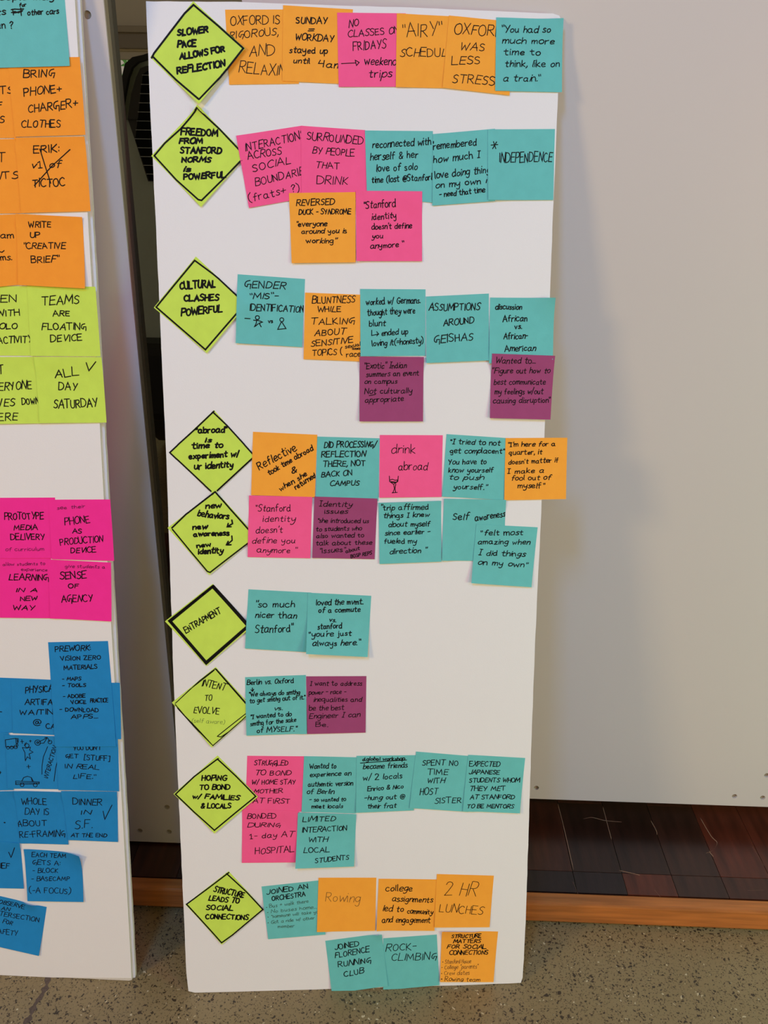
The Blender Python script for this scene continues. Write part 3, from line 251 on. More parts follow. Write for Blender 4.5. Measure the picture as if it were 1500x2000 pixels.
('m', 'teal', [(88.6, 450.3), (164.8, 452.4), (165.4, 373.7), (88.8, 372.6)], 'teal sticky note headed Berlin versus Oxford, beside a plum note', [('Berlin vs. Oxford', 90.7, 439.9, 149.3, 442.4, 6.5, 1.0, 'l'), ('"We always do smthg', 93.1, 424.9, 156.9, 427.0, 5.8, 1.0, 'l'), ('to get smthg out of it."', 94.1, 416.3, 164.1, 420.1, 5.7, 1.0, 'l'), ('vs.', 124.3, 405.6, 134.9, 406.0, 5.4, 1.0, 'l'), ('"I wanted to do', 94.2, 395.0, 146.0, 398.1, 5.8, 1.0, 'l'), ('smthg for the sake', 94.0, 385.2, 151.7, 390.2, 5.8, 1.0, 'l'), ('of MYSELF."', 102.0, 376.3, 152.1, 377.9, 6.6, 1.0, 'l')], [[(97.5, 436.0), (97.4, 431.8)], [(95.6, 433.6), (97.4, 431.4), (99.2, 434.1)]], 1.0, 1.8, 0),
('m', 'pink', [(88.8, 343.9), (161.8, 341.9), (158.1, 264.9), (84.7, 267.4)], 'pink sticky note about struggling to bond with homestay mother at first', [('STRUGGLED', 97.4, 330.8, 140.5, 329.7, 6.6, 0.9, 'c'), ('TO BOND', 97.9, 317.1, 144.1, 315.9, 6.7, 0.9, 'c'), ('W/ HOME STAY', 93.6, 304.5, 149.6, 303.4, 6.3, 0.9, 'c'), ('MOTHER', 95.7, 292.1, 133.1, 291.7, 5.6, 0.9, 'c'), ('AT FIRST', 94.6, 277.9, 142.4, 276.5, 6.7, 0.9, 'c')], [], 0.9, 0.5, 0),
('m', 'pink', [(80.6, 270.7), (154.0, 265.9), (150.2, 192.9), (78.4, 193.4)], 'pink sticky note reading bonded during 1-day at hospital', [('BONDED', 86.8, 256.2, 124.1, 256.2, 7.2, 0.9, 'c'), ('DURING', 87.3, 244.0, 129.1, 243.4, 5.8, 0.9, 'c'), ('1- day AT', 89.4, 227.4, 146.2, 229.1, 7.5, 0.9, 'c'), ('HOSPITAL', 96.3, 205.4, 146.7, 208.2, 8.3, 0.9, 'c')], [], 0.9, 1.5, 0),
('m', 'teal', [(161.5, 342.2), (230.0, 339.3), (228.1, 260.8), (157.3, 264.4)], 'teal sticky note on wanting an authentic version of Berlin', [('Wanted to', 168.6, 324.6, 202.3, 325.0, 6.7, 1.0, 'l'), ('experience an', 168.9, 313.3, 221.5, 314.8, 6.3, 1.0, 'l'), ('authentic version', 166.2, 299.5, 224.0, 300.6, 6.8, 1.0, 'l'), ('of Berlin', 164.5, 289.8, 199.3, 289.1, 6.8, 1.0, 'l'), ('- so wanted to', 168.1, 278.5, 214.9, 278.6, 5.7, 1.0, 'l'), ('meet locals', 170.5, 269.2, 210.8, 269.2, 5.7, 1.0, 'l')], [], 1.0, 0.6, 0),
('m', 'teal', [(152.7, 263.8), (228.6, 259.9), (225.7, 186.5), (148.6, 187.6)], 'teal sticky note with bowed lower edge, limited interaction with local students', [('LIMITED', 158.5, 250.0, 201.3, 250.9, 7.6, 1.0, 'c'), ('INTERACTION', 157.8, 234.9, 216.1, 236.6, 6.8, 1.0, 'c'), ('WITH', 165.9, 221.4, 190.2, 221.4, 6.2, 1.0, 'c'), ('LOCAL', 159.6, 207.5, 193.1, 207.5, 6.6, 1.0, 'c'), ('STUDENTS', 174.4, 193.8, 218.9, 196.4, 6.2, 1.0, 'c')], [], 1.0, 6.0, 0),
('m', 'teal', [(229.0, 341.4), (305.4, 341.0), (303.9, 263.8), (228.2, 262.7)], 'teal sticky note about a global workshop and friends with 2 locals', [('d.global workshop', 236.5, 334.6, 291.2, 334.4, 4.7, 1.0, 'l'), ('became friends', 237.4, 322.9, 294.7, 324.2, 6.8, 1.0, 'l'), ('w/ 2 locals', 237.4, 307.4, 288.1, 309.2, 7.7, 1.0, 'l'), ('Enrico & Nico', 243.4, 292.3, 289.9, 295.1, 5.9, 1.0, 'l'), ('-hung out @', 239.2, 279.9, 291.7, 280.7, 6.3, 1.0, 'l'), ('their frat', 243.4, 268.4, 280.5, 268.4, 6.3, 1.0, 'l')], [[(234.0, 331.4), (263.4, 333.1), (293.7, 334.5)]], 1.0, 2.0, 0),
('m', 'teal', [(305.9, 346.1), (376.5, 338.5), (375.8, 260.8), (298.2, 267.7)], 'teal sticky note reading spent no time with host sister', [('SPENT NO', 314.0, 326.9, 361.2, 325.5, 7.6, 0.95, 'c'), ('TIME', 321.0, 313.5, 348.2, 313.0, 8.0, 0.95, 'c'), ('WITH', 320.9, 301.8, 343.3, 301.7, 6.6, 0.95, 'c'), ('HOST', 311.6, 285.5, 335.1, 286.3, 9.2, 0.95, 'c'), ('SISTER', 331.0, 273.5, 366.1, 273.7, 7.7, 0.95, 'c')], [], 0.95, 2.2, 0),
('m', 'teal', [(373.9, 340.4), (448.9, 334.5), (443.9, 258.1), (368.1, 262.1)], 'teal sticky note about Japanese students they expected to be mentors', [('EXPECTED', 376.0, 324.5, 416.0, 323.2, 6.6, 1.0, 'c'), ('JAPANESE', 375.7, 313.6, 415.5, 312.3, 5.5, 1.0, 'c'), ('STUDENTS WHOM', 376.0, 302.0, 442.4, 300.8, 5.9, 1.0, 'c'), ('THEY MET', 376.3, 290.1, 423.9, 289.5, 6.2, 1.0, 'c'), ('AT STANFORD', 377.6, 278.6, 436.0, 277.8, 5.6, 1.0, 'c'), ('TO BE MENTORS', 373.4, 267.0, 435.1, 265.2, 5.2, 1.0, 'c')], [], 1.0, 3.0, 0),
('m', 'lime', [(-6.8, 292.7), (51.1, 345.0), (101.5, 287.5), (44.1, 237.2)], 'lime diamond sticky note reading hoping to bond with families and locals', [('HOPING', 29.9, 311.3, 61.4, 310.4, 7.1, 1.6, 'h'), ('TO BOND', 26.6, 298.4, 65.9, 297.6, 6.7, 1.6, 'h'), ('w/ FAMILIES', 17.0, 286.2, 76.8, 283.2, 6.0, 1.6, 'h'), ('& LOCALS', 27.8, 272.1, 66.0, 272.2, 6.4, 1.6, 'h')], [[(51.4, 339.5), (73.6, 316.3), (98.6, 288.1), (72.3, 265.9), (44.3, 241.7), (18.7, 267.0), (-4.2, 292.3), (20.5, 316.4), (48.5, 338.3), (51.8, 340.7)]], 1.6, 2.0, 0),
('m', 'lime', [(2.6, 133.8), (60.7, 181.2), (105.6, 124.9), (48.8, 74.3)], 'bottom lime diamond sticky note reading structure leads to social connections', [('STRUCTURE', 39.9, 151.8, 79.1, 142.4, 8.0, 1.6, 'h'), ('LEADS TO', 33.2, 139.6, 72.9, 133.9, 7.2, 1.6, 'h'), ('SOCIAL', 29.6, 125.6, 64.6, 124.0, 7.0, 1.6, 'h'), ('CONNECTIONS', 28.6, 112.2, 84.5, 110.3, 6.9, 1.6, 'h')], [[(61.0, 179.2), (33.3, 157.0), (4.2, 134.3), (26.2, 105.8), (48.8, 77.2), (76.6, 98.3), (104.7, 124.9), (83.2, 150.7), (58.0, 177.7)]], 1.6, 2.0, 0),
('m', 'teal', [(103.2, 157.6), (178.6, 164.6), (187.4, 85.2), (110.7, 79.9)], 'tilted teal sticky note reading joined an orchestra with faint bullet lines', [('JOINED AN', 109.8, 146.0, 164.7, 153.6, 6.7, 1.05, 'c'), ('ORCHESTRA', 116.8, 136.1, 161.0, 142.2, 6.8, 1.05, 'c'), ('• Bus + walk there', 108.8, 125.8, 165.1, 132.4, 5.2, 0.5, 'l'), ('• No buses home...!?', 109.6, 118.1, 181.3, 124.2, 4.8, 0.5, 'l'), ('• "someone will take you', 110.4, 110.7, 181.3, 116.9, 4.5, 0.5, 'l'), ('• Got a ride w/ other', 110.7, 102.4, 172.6, 107.8, 4.4, 0.5, 'l'), ('member', 123.7, 96.5, 145.6, 96.7, 4.5, 0.5, 'l')], [], 1.05, 1.5, 0),
('m', 'orange', [(178.6, 168.7), (255.4, 166.7), (253.9, 89.4), (175.9, 89.6)], 'orange sticky note with the single thin word rowing', [('Rowing', 187.4, 134.2, 233.3, 131.5, 13.3, 0.55, 'l')], [], 0.55, 2.0, 0),
('m', 'orange', [(258.4, 165.2), (337.2, 162.0), (334.0, 86.9), (255.8, 89.1)], 'orange sticky note about college assignments leading to community and engagement', [('college', 268.0, 146.7, 303.2, 145.8, 9.4, 1.05, 'l'), ('assignments', 276.5, 131.5, 330.7, 128.3, 8.1, 1.05, 'l'), ('led to', 264.1, 117.8, 291.8, 115.4, 8.9, 1.05, 'l'), ('community', 297.1, 113.5, 331.0, 110.7, 7.2, 1.05, 'l'), ('and engagement', 263.2, 100.9, 328.1, 98.6, 8.1, 1.05, 'l')], [], 1.05, 2.0, 0),
('m', 'orange', [(336.0, 170.1), (412.8, 165.7), (408.9, 89.9), (333.9, 92.5)], 'orange sticky note reading 2 HR lunches in tall thin letters', [('2 HR', 346.7, 139.5, 388.7, 135.3, 19.1, 0.75, 'c'), ('LUNCHES', 339.6, 115.0, 398.8, 108.4, 11.6, 0.75, 'c')], [], 0.75, 2.5, 0),
('m', 'teal', [(265.0, 75.9), (337.6, 79.5), (342.5, 2.5), (265.4, -1.8)], "teal sticky note reading rock-climbing, at the board's foot", [('ROCK-', 268.6, 55.7, 309.3, 57.4, 10.5, 0.95, 'c'), ('CLIMBING', 275.8, 41.7, 337.7, 41.6, 10.6, 0.95, 'c')], [], 0.95, 2.0, 0),
('m', 'teal', [(186.9, 74.4), (262.9, 83.5), (271.6, 5.5), (195.5, -4.8)], 'tilted teal sticky note reading joined Florence running club, hanging over the lower board edge', [('JOINED', 200.1, 60.8, 232.5, 65.5, 7.3, 1.05, 'c'), ('FLORENCE', 200.1, 48.2, 246.2, 55.9, 8.2, 1.05, 'c'), ('RUNNING', 204.5, 34.3, 248.3, 39.8, 7.8, 1.05, 'c'), ('CLUB', 212.2, 19.7, 238.7, 25.1, 7.8, 1.05, 'c')], [], 1.05, 3.0, 0),
('m', 'orange', [(344.2, 85.9), (421.1, 81.6), (416.6, 6.1), (343.0, 9.0)], 'orange sticky note reading structure matters for social connections, lowest note on the board', [('STRUCTURE', 357.5, 74.3, 397.7, 73.8, 6.2, 1.1, 'c'), ('MATTERS', 360.4, 66.2, 397.3, 65.6, 5.7, 1.1, 'c'), ('FOR SOCIAL', 351.7, 58.5, 405.2, 56.1, 5.9, 1.1, 'c'), ('CONNECTIONS', 355.2, 48.5, 408.1, 47.5, 6.2, 1.1, 'c'), ('• Stanford House', 346.0, 35.6, 385.1, 35.1, 6.0, 0.5, 'l'), ('• College "parents"', 344.7, 27.5, 394.8, 26.9, 6.0, 0.5, 'l'), ('• Crew dates', 343.8, 19.0, 383.1, 18.2, 6.0, 0.5, 'l'), ('• Rowing team', 343.6, 10.8, 397.4, 7.2, 6.5, 0.6, 'l')], [], 1.1, 3.0, 0),
('l', 'orange2', [(-147.6, 1147.8), (-71.5, 1148.8), (-72.2, 1073.0), (-153.1, 1071.1)], 'orange sticky note cut by the left frame edge, below the teal note', [('UNITS', -102.3, 1115.7, -72.9, 1116.8, 6.8, 0.95, 'c'), ('OF', -96.0, 1102.4, -84.5, 1102.8, 5.9, 0.95, 'c'), ('S', -88.8, 1087.5, -83.3, 1087.8, 7.1, 0.95, 'c')], [], 0.95, 0.8, 0),
('l', 'orange2', [(-75.4, 1151.0), (1.7, 1152.9), (3.6, 1077.1), (-72.7, 1073.9)], 'orange sticky note reading bring phone, charger and clothes', [('BRING', -59.3, 1132.1, -26.4, 1133.6, 7.3, 1.0, 'c'), ('PHONE+', -60.1, 1114.3, -19.4, 1118.6, 7.6, 1.0, 'c'), ('CHARGER+', -57.0, 1097.9, -3.9, 1104.4, 7.7, 1.0, 'c'), ('CLOTHES', -65.1, 1083.5, -23.0, 1084.7, 7.1, 1.0, 'c')], [], 1.0, 1.5, 0),
('l', 'teal', [(-89.7, 1213.4), (-10.6, 1215.9), (-8.9, 1143.9), (-89.1, 1140.8)], "teal sticky note about other cars at the photo's top left corner", [('people may', -85.6, 1205.2, -21.2, 1206.2, 5.0, 1.0, 'l'), ('lights', -100.3, 1190.7, -73.4, 1191.8, 6.1, 1.0, 'l'), ('for', -58.4, 1199.3, -51.0, 1199.8, 3.2, 0.9, 'l'), ('other cars', -50.2, 1191.4, -17.5, 1193.5, 5.2, 1.0, 'l'), ('can ?', -89.2, 1178.3, -66.5, 1179.1, 6.8, 1.0, 'l')], [[(-67.1, 1196.5), (-63.2, 1197.1), (-58.9, 1196.9), (-54.0, 1197.4)], [(-67.1, 1193.8), (-63.3, 1194.9), (-59.8, 1193.7), (-54.7, 1195.9), (-64.9, 1193.3), (-56.0, 1195.0)], [(-65.6, 1197.0), (-65.1, 1191.6)], [(-57.0, 1198.2), (-56.9, 1191.2)]], 1.0, 1.5, 0),
('l', 'orange2', [(-153.2, 1070.0), (-72.3, 1071.9), (-72.1, 996.7), (-156.0, 993.7)], 'orange sticky note cut by the left frame edge, beside the crossed-out one', [('ET', -102.1, 1048.7, -86.2, 1049.5, 9.1, 1.0, 'c'), ('UNITS', -112.6, 1030.5, -73.3, 1032.2, 7.3, 1.0, 'c')], [], 1.0, 0.8, 0),
('l', 'orange2', [(-73.7, 1073.0), (2.4, 1075.4), (4.3, 1000.1), (-72.1, 996.7)], 'orange sticky note with its writing crossed out by a big X', [('ERIK:', -54.5, 1057.7, -26.4, 1060.1, 7.4, 1.05, 'c'), ('v1 of', -58.0, 1042.8, -25.8, 1044.7, 6.8, 1, 'l'), ('TICTOC', -57.8, 1023.9, -22.7, 1025.4, 7.8, 1.05, 'c')], [[(-47.2, 1062.4), (-42.8, 1045.6), (-37.8, 1028.1)], [(-14.5, 1062.4), (-35.2, 1045.7), (-55.8, 1025.4)]], 1.05, 1.5, 0),
('l', 'lime', [(-154.6, 918.1), (-71.1, 919.7), (-72.5, 843.5), (-156.9, 841.7)], 'lime sticky note reading solo activity, cut by the left frame edge', [('OPEN', -124.7, 899.9, -86.0, 902.3, 7.3, 1.1, 'c'), ('WITH', -108.8, 886.3, -83.8, 887.5, 6.4, 1.1, 'c'), ('SOLO', -114.0, 871.9, -87.4, 872.8, 5.9, 1.1, 'c'), ('ACTIVITY', -110.7, 856.2, -71.6, 858.4, 7.4, 1.1, 'c')], [], 1.1, 0.6, 0),
('l', 'lime', [(-72.4, 920.2), (4.3, 920.8), (6.1, 844.6), (-73.6, 843.2)], 'lime sticky note reading teams are floating device', [('TEAMS', -57.3, 899.5, -15.2, 902.1, 9.1, 1.1, 'c'), ('ARE', -45.3, 887.8, -26.6, 888.2, 5.8, 1.1, 'c'), ('FLOATING', -59.0, 872.4, -8.7, 874.0, 6.9, 1.1, 'c'), ('DEVICE', -50.0, 859.5, -14.3, 861.7, 7.2, 1.1, 'c')], [], 1.1, 1.0, 0),
('l', 'orange2', [(-151.0, 992.0), (-77.3, 995.5), (-80.6, 921.0), (-156.4, 912.4)], 'orange sticky note cut by the left frame edge, above the lime row', [('team', -110.5, 969.7, -83.5, 970.5, 6.4, 1.0, 'l'), ('forms.', -115.2, 946.3, -87.1, 947.5, 6.4, 1.0, 'l')], [[(-100.0, 955.9), (-97.5, 955.3), (-95.0, 957.2)]], 1.0, 2.0, 0),
('l', 'orange2', [(-78.6, 995.8), (-5.4, 993.9), (-6.3, 918.6), (-81.5, 920.7)], 'orange sticky note reading write up creative brief', [('WRITE', -65.6, 981.8, -41.0, 983.0, 6.0, 1.0, 'c'), ('UP', -64.5, 971.2, -54.1, 971.8, 5.1, 1.0, 'c'), ('"CREATIVE', -72.8, 959.5, -26.5, 960.7, 6.1, 1.0, 'c'), ('BRIEF"', -65.2, 944.9, -34.4, 946.1, 7.1, 1.0, 'c')], [], 1.0, 3.0, 0),
('l', 'lime', [(-153.0, 840.0), (-68.6, 842.3), (-68.3, 766.6), (-153.7, 763.2)], 'lime sticky note about everyone being down there, cut by the left frame edge', [('T', -112.8, 822.3, -107.9, 822.8, 9.1, 1.1, 'c'), ('EVERYONE', -127.0, 802.1, -76.1, 806.1, 9.0, 1.1, 'c'), ('DRIVES', -135.4, 784.1, -97.3, 785.6, 8.3, 1.1, 'c'), ('DOWN', -88.3, 787.5, -68.6, 789.4, 7.2, 1.1, 'c'), ('HERE', -124.6, 768.3, -94.8, 769.5, 8.9, 1.1, 'c')], [], 1.1, 2.0, 0),
('l', 'lime', [(-69.9, 842.3), (7.0, 843.9), (8.8, 769.6), (-68.9, 766.9)], 'lime sticky note reading all day Saturday with a check mark', [('ALL', -48.3, 818.6, -20.6, 822.6, 8.9, 1.15, 'c'), ('DAY', -44.8, 805.3, -24.1, 805.4, 8.7, 1.15, 'c'), ('SATURDAY', -51.6, 784.5, -0.6, 787.5, 9.3, 1.15, 'c')], [[(-10.6, 837.2), (-8.5, 828.1), (0.4, 838.5)]], 1.15, 2.0, 0),
('l', 'hot', [(-146.4, 603.1), (-68.5, 604.2), (-70.5, 527.3), (-147.7, 525.3)], 'hot pink sticky note reading learning in a new way', [('allow students to', -128.2, 592.0, -76.5, 594.9, 3.8, 0.55, 'l'), ('experience', -106.0, 586.6, -74.3, 586.7, 3.8, 0.55, 'l'), ('LEARNING', -122.2, 574.2, -73.4, 575.4, 7.7, 1.1, 'c'), ('IN A', -114.6, 559.6, -88.5, 560.1, 4.8, 1.1, 'c'), ('NEW', -110.1, 548.1, -88.9, 549.6, 5.1, 1.1, 'c'), ('WAY', -119.7, 536.1, -93.8, 536.7, 5.7, 1.1, 'c')], [], 1.1, 1.5, 0),
('l', 'hot', [(-72.2, 601.9), (4.1, 600.5), (1.3, 525.8), (-74.1, 527.2)], 'hot pink sticky note reading give students a sense of agency', [('give students a', -52.1, 592.3, -3.6, 592.9, 4.1, 0.55, 'l'), ('SENSE', -59.1, 577.0, -27.0, 580.0, 8.5, 1.1, 'c'), ('OF', -49.6, 565.9, -37.0, 567.4, 5.3, 1.1, 'c'), ('AGENCY', -59.0, 548.4, -21.0, 550.5, 8.7, 1.1, 'c')], [], 1.1, 1.8, 0),
('l', 'hot', [(-142.6, 675.7), (-58.3, 678.7), (-57.2, 604.3), (-145.2, 600.9)], 'hot pink sticky note reading prototype media delivery of curriculum', [('PROTOTYPE', -120.9, 649.8, -74.1, 652.3, 7.9, 1.1, 'c'), ('MEDIA', -111.0, 637.5, -82.1, 638.5, 6.4, 1.1, 'c'), ('DELIVERY', -115.5, 625.2, -74.6, 626.5, 7.2, 1.1, 'c'), ('of curriculum', -122.8, 610.9, -76.3, 613.0, 4.3, 0.55, 'l')], [], 1.1, 0.8, 0),
('l', 'hot', [(-66.1, 675.9), (7.5, 678.4), (8.6, 603.1), (-67.2, 602.8)], 'hot pink sticky note reading see their phone as production device', [('see their', -56.5, 664.2, -23.0, 667.4, 4.2, 0.55, 'l'), ('PHONE', -48.5, 645.2, -18.1, 649.8, 8.5, 1.0, 'c'), ('AS', -39.9, 635.8, -29.1, 636.1, 5.4, 1.0, 'c'), ('PRODUCTION', -55.4, 620.6, -3.8, 626.3, 7.5, 1.0, 'c'), ('DEVICE', -43.4, 611.1, -13.0, 613.3, 6.4, 1.0, 'c')], [], 1.0, 1.5, 0),
('l', 'blue', [(-203.1, 445.3), (-129.1, 445.1), (-133.4, 369.9), (-209.4, 368.9)], 'blue sticky note cut by the left frame edge, left of physical artifacts', [], [[(-150.0, 398.4), (-146.3, 398.5)]], 1.0, 0.6, 0),
('l', 'blue', [(-130.3, 445.3), (-59.2, 444.6), (-59.1, 368.8), (-134.1, 369.7)], 'blue sticky note reading physical artifacts waiting, partly under the tall blue note', [('PHYSICAL', -113.8, 425.1, -73.2, 429.2, 8.4, 1.1, 'c'), ('ARTIFACT', -115.7, 409.3, -66.6, 412.1, 7.4, 1.1, 'c'), ('WAITING', -124.0, 395.9, -71.5, 398.0, 6.8, 1.1, 'c'), ('@', -107.4, 381.9, -96.9, 382.4, 8.6, 1.1, 'c'), ('CAR', -90.7, 377.8, -74.2, 378.0, 6.8, 1.1, 'c')], [], 1.1, 0.8, 0),
('l', 'blue', [(-67.2, 442.0), (6.7, 444.0), (4.5, 367.0), (-67.3, 364.0)], 'blank blue sticky note mostly hidden behind the tall prework note', [], [], 0.95, 0.8, 0),
('l', 'blue', [(-214.7, 368.6), (-139.2, 370.6), (-139.8, 288.4), (-216.8, 282.3)], 'blue sticky note cut by the left frame edge, left of the vehicle doodles', [], [[(-156.6, 315.2), (-154.8, 313.1), (-156.7, 310.1)]], 1.0, 0.6, 0),
('l', 'blue', [(-144.8, 367.2), (-75.6, 367.7), (-78.9, 292.1), (-147.4, 290.4)], 'blue sticky note with truck, bicycle, star person and car doodles', [('INTERACTION', -94.2, 306.9, -79.8, 351.3, 4.9, 0.8, 'c')], [[(-145.7, 360.0), (-130.9, 362.8), (-131.0, 350.5), (-144.7, 350.0), (-145.7, 360.0)], [(-130.7, 362.4), (-127.8, 362.5), (-128.4, 357.9), (-129.7, 354.9), (-128.9, 352.1)], [(-129.5, 361.4), (-129.1, 356.4), (-130.3, 354.9)], [(-140.3, 349.0), (-140.5, 348.1), (-141.1, 347.4), (-141.9, 347.0), (-142.7, 346.9), (-143.4, 347.3), (-143.9, 348.0), (-144.0, 348.8), (-143.7, 349.7), (-143.2, 350.5), (-142.4, 350.9), (-141.6, 350.9), (-140.9, 350.6), (-140.4, 349.9), (-140.3, 349.0)], [(-135.3, 349.5), (-135.6, 348.5), (-136.2, 347.8), (-137.1, 347.3), (-138.0, 347.3), (-138.7, 347.7), (-139.2, 348.4), (-139.3, 349.3), (-139.1, 350.3), (-138.4, 351.1), (-137.6, 351.5), (-136.7, 351.6), (-136.0, 351.2), (-135.5, 350.4), (-135.3, 349.5)], [(-130.1, 350.3), (-130.4, 349.2), (-131.1, 348.3), (-132.1, 347.8), (-133.1, 347.8), (-133.9, 348.2), (-134.5, 349.0), (-134.6, 350.1), (-134.3, 351.2), (-133.6, 352.1), (-132.7, 352.6), (-131.7, 352.6), (-130.8, 352.2), (-130.2, 351.4), (-130.1, 350.3)], [(-125.1, 358.0), (-121.5, 358.4)], [(-123.4, 361.0), (-123.3, 355.5)], [(-115.0, 352.7), (-115.3, 351.5), (-116.1, 350.5), (-117.1, 349.9), (-118.3, 349.9), (-119.2, 350.3), (-119.9, 351.3), (-120.0, 352.5), (-119.7, 353.7), (-118.9, 354.6), (-117.8, 355.2), (-116.7, 355.3), (-115.8, 354.8), (-115.1, 353.8), (-115.0, 352.7)], [(-120.9, 352.4), (-119.7, 355.4), (-117.7, 356.9)], [(-113.8, 359.2), (-111.1, 359.5)], [(-112.5, 360.7), (-112.6, 357.7)], [(-99.8, 357.6), (-100.3, 355.9), (-101.4, 354.5), (-102.9, 353.7), (-104.5, 353.6), (-105.8, 354.3), (-106.7, 355.6), (-107.0, 357.3), (-106.5, 359.0), (-105.4, 360.4), (-103.9, 361.2), (-102.3, 361.3), (-100.9, 360.6), (-100.0, 359.3), (-99.8, 357.6)], [(-102.1, 357.5), (-102.2, 356.9), (-102.6, 356.4), (-103.2, 356.1), (-103.8, 356.1), (-104.3, 356.3), (-104.6, 356.8), (-104.7, 357.4), (-104.5, 358.1), (-104.1, 358.6), (-103.6, 358.9), (-103.0, 358.9), (-102.5, 358.6), (-102.1, 358.2), (-102.1, 357.5)], [(-85.1, 359.0), (-85.4, 357.8), (-86.1, 356.9), (-87.1, 356.4), (-88.2, 356.3), (-89.1, 356.8), (-89.7, 357.6), (-89.8, 358.8), (-89.5, 359.9), (-88.8, 360.8), (-87.8, 361.4), (-86.7, 361.4), (-85.8, 361.0), (-85.2, 360.1), (-85.1, 359.0)], [(-103.4, 357.5), (-95.1, 362.4), (-90.3, 365.2), (-95.5, 357.1), (-100.8, 356.4)], [(-93.6, 365.4), (-90.1, 365.5), (-87.7, 359.6)], [(-123.8, 349.7), (-118.3, 348.9), (-113.2, 350.6), (-114.8, 346.2), (-110.4, 343.5), (-115.9, 340.8), (-114.5, 333.6), (-118.5, 336.6), (-121.6, 330.6), (-121.1, 342.3), (-123.8, 349.7)], [(-120.4, 322.7), (-115.3, 323.2)], [(-117.9, 325.2), (-117.9, 320.3)], [(-136.0, 301.9), (-127.7, 301.5), (-105.6, 301.6), (-105.9, 298.7), (-136.1, 296.8), (-136.0, 301.9)], [(-135.9, 299.2), (-105.7, 300.2)], [(-128.2, 301.7), (-125.3, 307.0), (-120.4, 308.9), (-115.5, 307.5), (-113.0, 301.7)], [(-115.5, 307.2), (-114.6, 301.6)], [(-125.7, 296.7), (-126.0, 295.5), (-126.8, 294.6), (-127.8, 294.0), (-128.8, 294.0), (-129.8, 294.4), (-130.4, 295.3), (-130.5, 296.5), (-130.2, 297.6), (-129.4, 298.6), (-128.4, 299.2), (-127.4, 299.2), (-126.4, 298.7), (-125.8, 297.8), (-125.7, 296.7)], [(-108.4, 297.2), (-108.7, 295.9), (-109.5, 294.9), (-110.6, 294.3), (-111.7, 294.3), (-112.7, 294.8), (-113.3, 295.7), (-113.5, 296.9), (-113.1, 298.2), (-112.4, 299.2), (-111.3, 299.8), (-110.2, 299.8), (-109.2, 299.3), (-108.5, 298.4), (-108.4, 297.2)], [(-91.0, 352.2), (-97.6, 337.5), (-100.3, 324.3), (-101.2, 312.5)], [(-78.1, 338.3), (-82.8, 322.1), (-86.1, 303.6)]], 0.8, 0.8, 0),
('l', 'blue', [(-79.8, 364.2), (0.4, 367.3), (-2.1, 292.7), (-81.0, 291.3)], 'blue sticky note about not getting stuff in real life', [("YOU DON'T", -57.8, 349.0, -22.1, 350.8, 6.1, 0.95, 'c'), ('GET', -68.9, 337.2, -52.6, 337.9, 5.6, 0.95, 'c'), ('[STUFF]', -45.2, 335.6, -12.2, 335.3, 7.0, 0.95, 'c'), ('IN REAL', -70.4, 322.9, -26.7, 322.3, 5.9, 0.95, 'c'), ('LIFE."', -61.1, 308.7, -31.2, 309.7, 6.1, 0.95, 'c')], [], 0.95, 1.0, 0),
('l', 'blue', [(-80.1, 494.9), (-5.2, 499.3), (-2.1, 357.0), (-80.6, 353.4)], 'tall blue sticky note headed prework, vision zero materials', [('PREWORK:', -72.0, 482.6, -27.3, 486.3, 7.0, 1.0, 'c'), ('VISION ZERO', -65.8, 471.2, -15.6, 474.7, 5.5, 1.0, 'c'), ('MATERIALS', -62.4, 459.0, -20.8, 462.2, 5.5, 1.0, 'c'), ('- MAPS', -65.4, 444.8, -42.1, 445.7, 4.4, 1.0, 'c'), ('- TOOLS', -65.7, 435.6, -36.5, 437.6, 4.5, 1.0, 'c'), ('- ADOBE', -66.0, 421.1, -38.0, 422.8, 4.8, 1.0, 'c'), ('VOICE', -56.2, 413.4, -37.3, 414.4, 4.8, 1.0, 'c'), ('PRACTICE', -32.0, 416.1, -9.8, 417.4, 5.3, 1.0, 'c'), ('- DOWNLOAD', -70.9, 402.7, -22.3, 403.5, 5.1, 1.0, 'c'), ('APPS...', -57.5, 393.1, -23.5, 395.0, 5.3, 1.0, 'c')], [], 1.0, 1.0, 0),
('l', 'blue', [(-212.8, 280.9), (-138.9, 287.5), (-137.1, 210.3), (-212.0, 206.7)], 'blue sticky note with only a dot showing, left of the whole day note', [('•', -157.8, 237.5, -155.9, 237.6, 6.1, 0.95, 'c')], [], 0.95, 0.8, 0),
('l', 'blue', [(-139.6, 287.6), (-72.5, 288.4), (-73.3, 211.4), (-137.4, 210.2)], 'blue sticky note reading whole day is about re-framing', [('WHOLE', -131.1, 267.4, -98.7, 268.9, 9.0, 0.95, 'c'), ('DAY IS', -127.9, 252.5, -96.7, 254.0, 9.1, 0.95, 'c'), ('ABOUT', -140.5, 235.3, -100.3, 237.9, 8.5, 0.95, 'c'), ('RE-FRAMING', -137.8, 219.1, -77.0, 223.0, 8.9, 0.95, 'c')], [], 0.95, 1.2, 0),
('l', 'blue', [(-77.7, 290.2), (-4.6, 292.4), (-7.4, 218.2), (-72.9, 218.6)], 'blue sticky note reading dinner in S.F. at the end with a check mark', [('DINNER', -63.7, 270.5, -26.1, 270.7, 9.2, 0.95, 'c'), ('IN', -54.5, 256.6, -41.0, 257.0, 6.1, 0.95, 'c'), ('S.F.', -63.3, 235.1, -40.2, 238.0, 12.1, 0.95, 'c'), ('AT THE END', -68.8, 223.4, -22.0, 224.8, 5.2, 0.95, 'c')], [[(-24.8, 262.5), (-23.3, 250.5), (-19.5, 258.2), (-12.7, 272.0)]], 0.95, 1.5, 0),
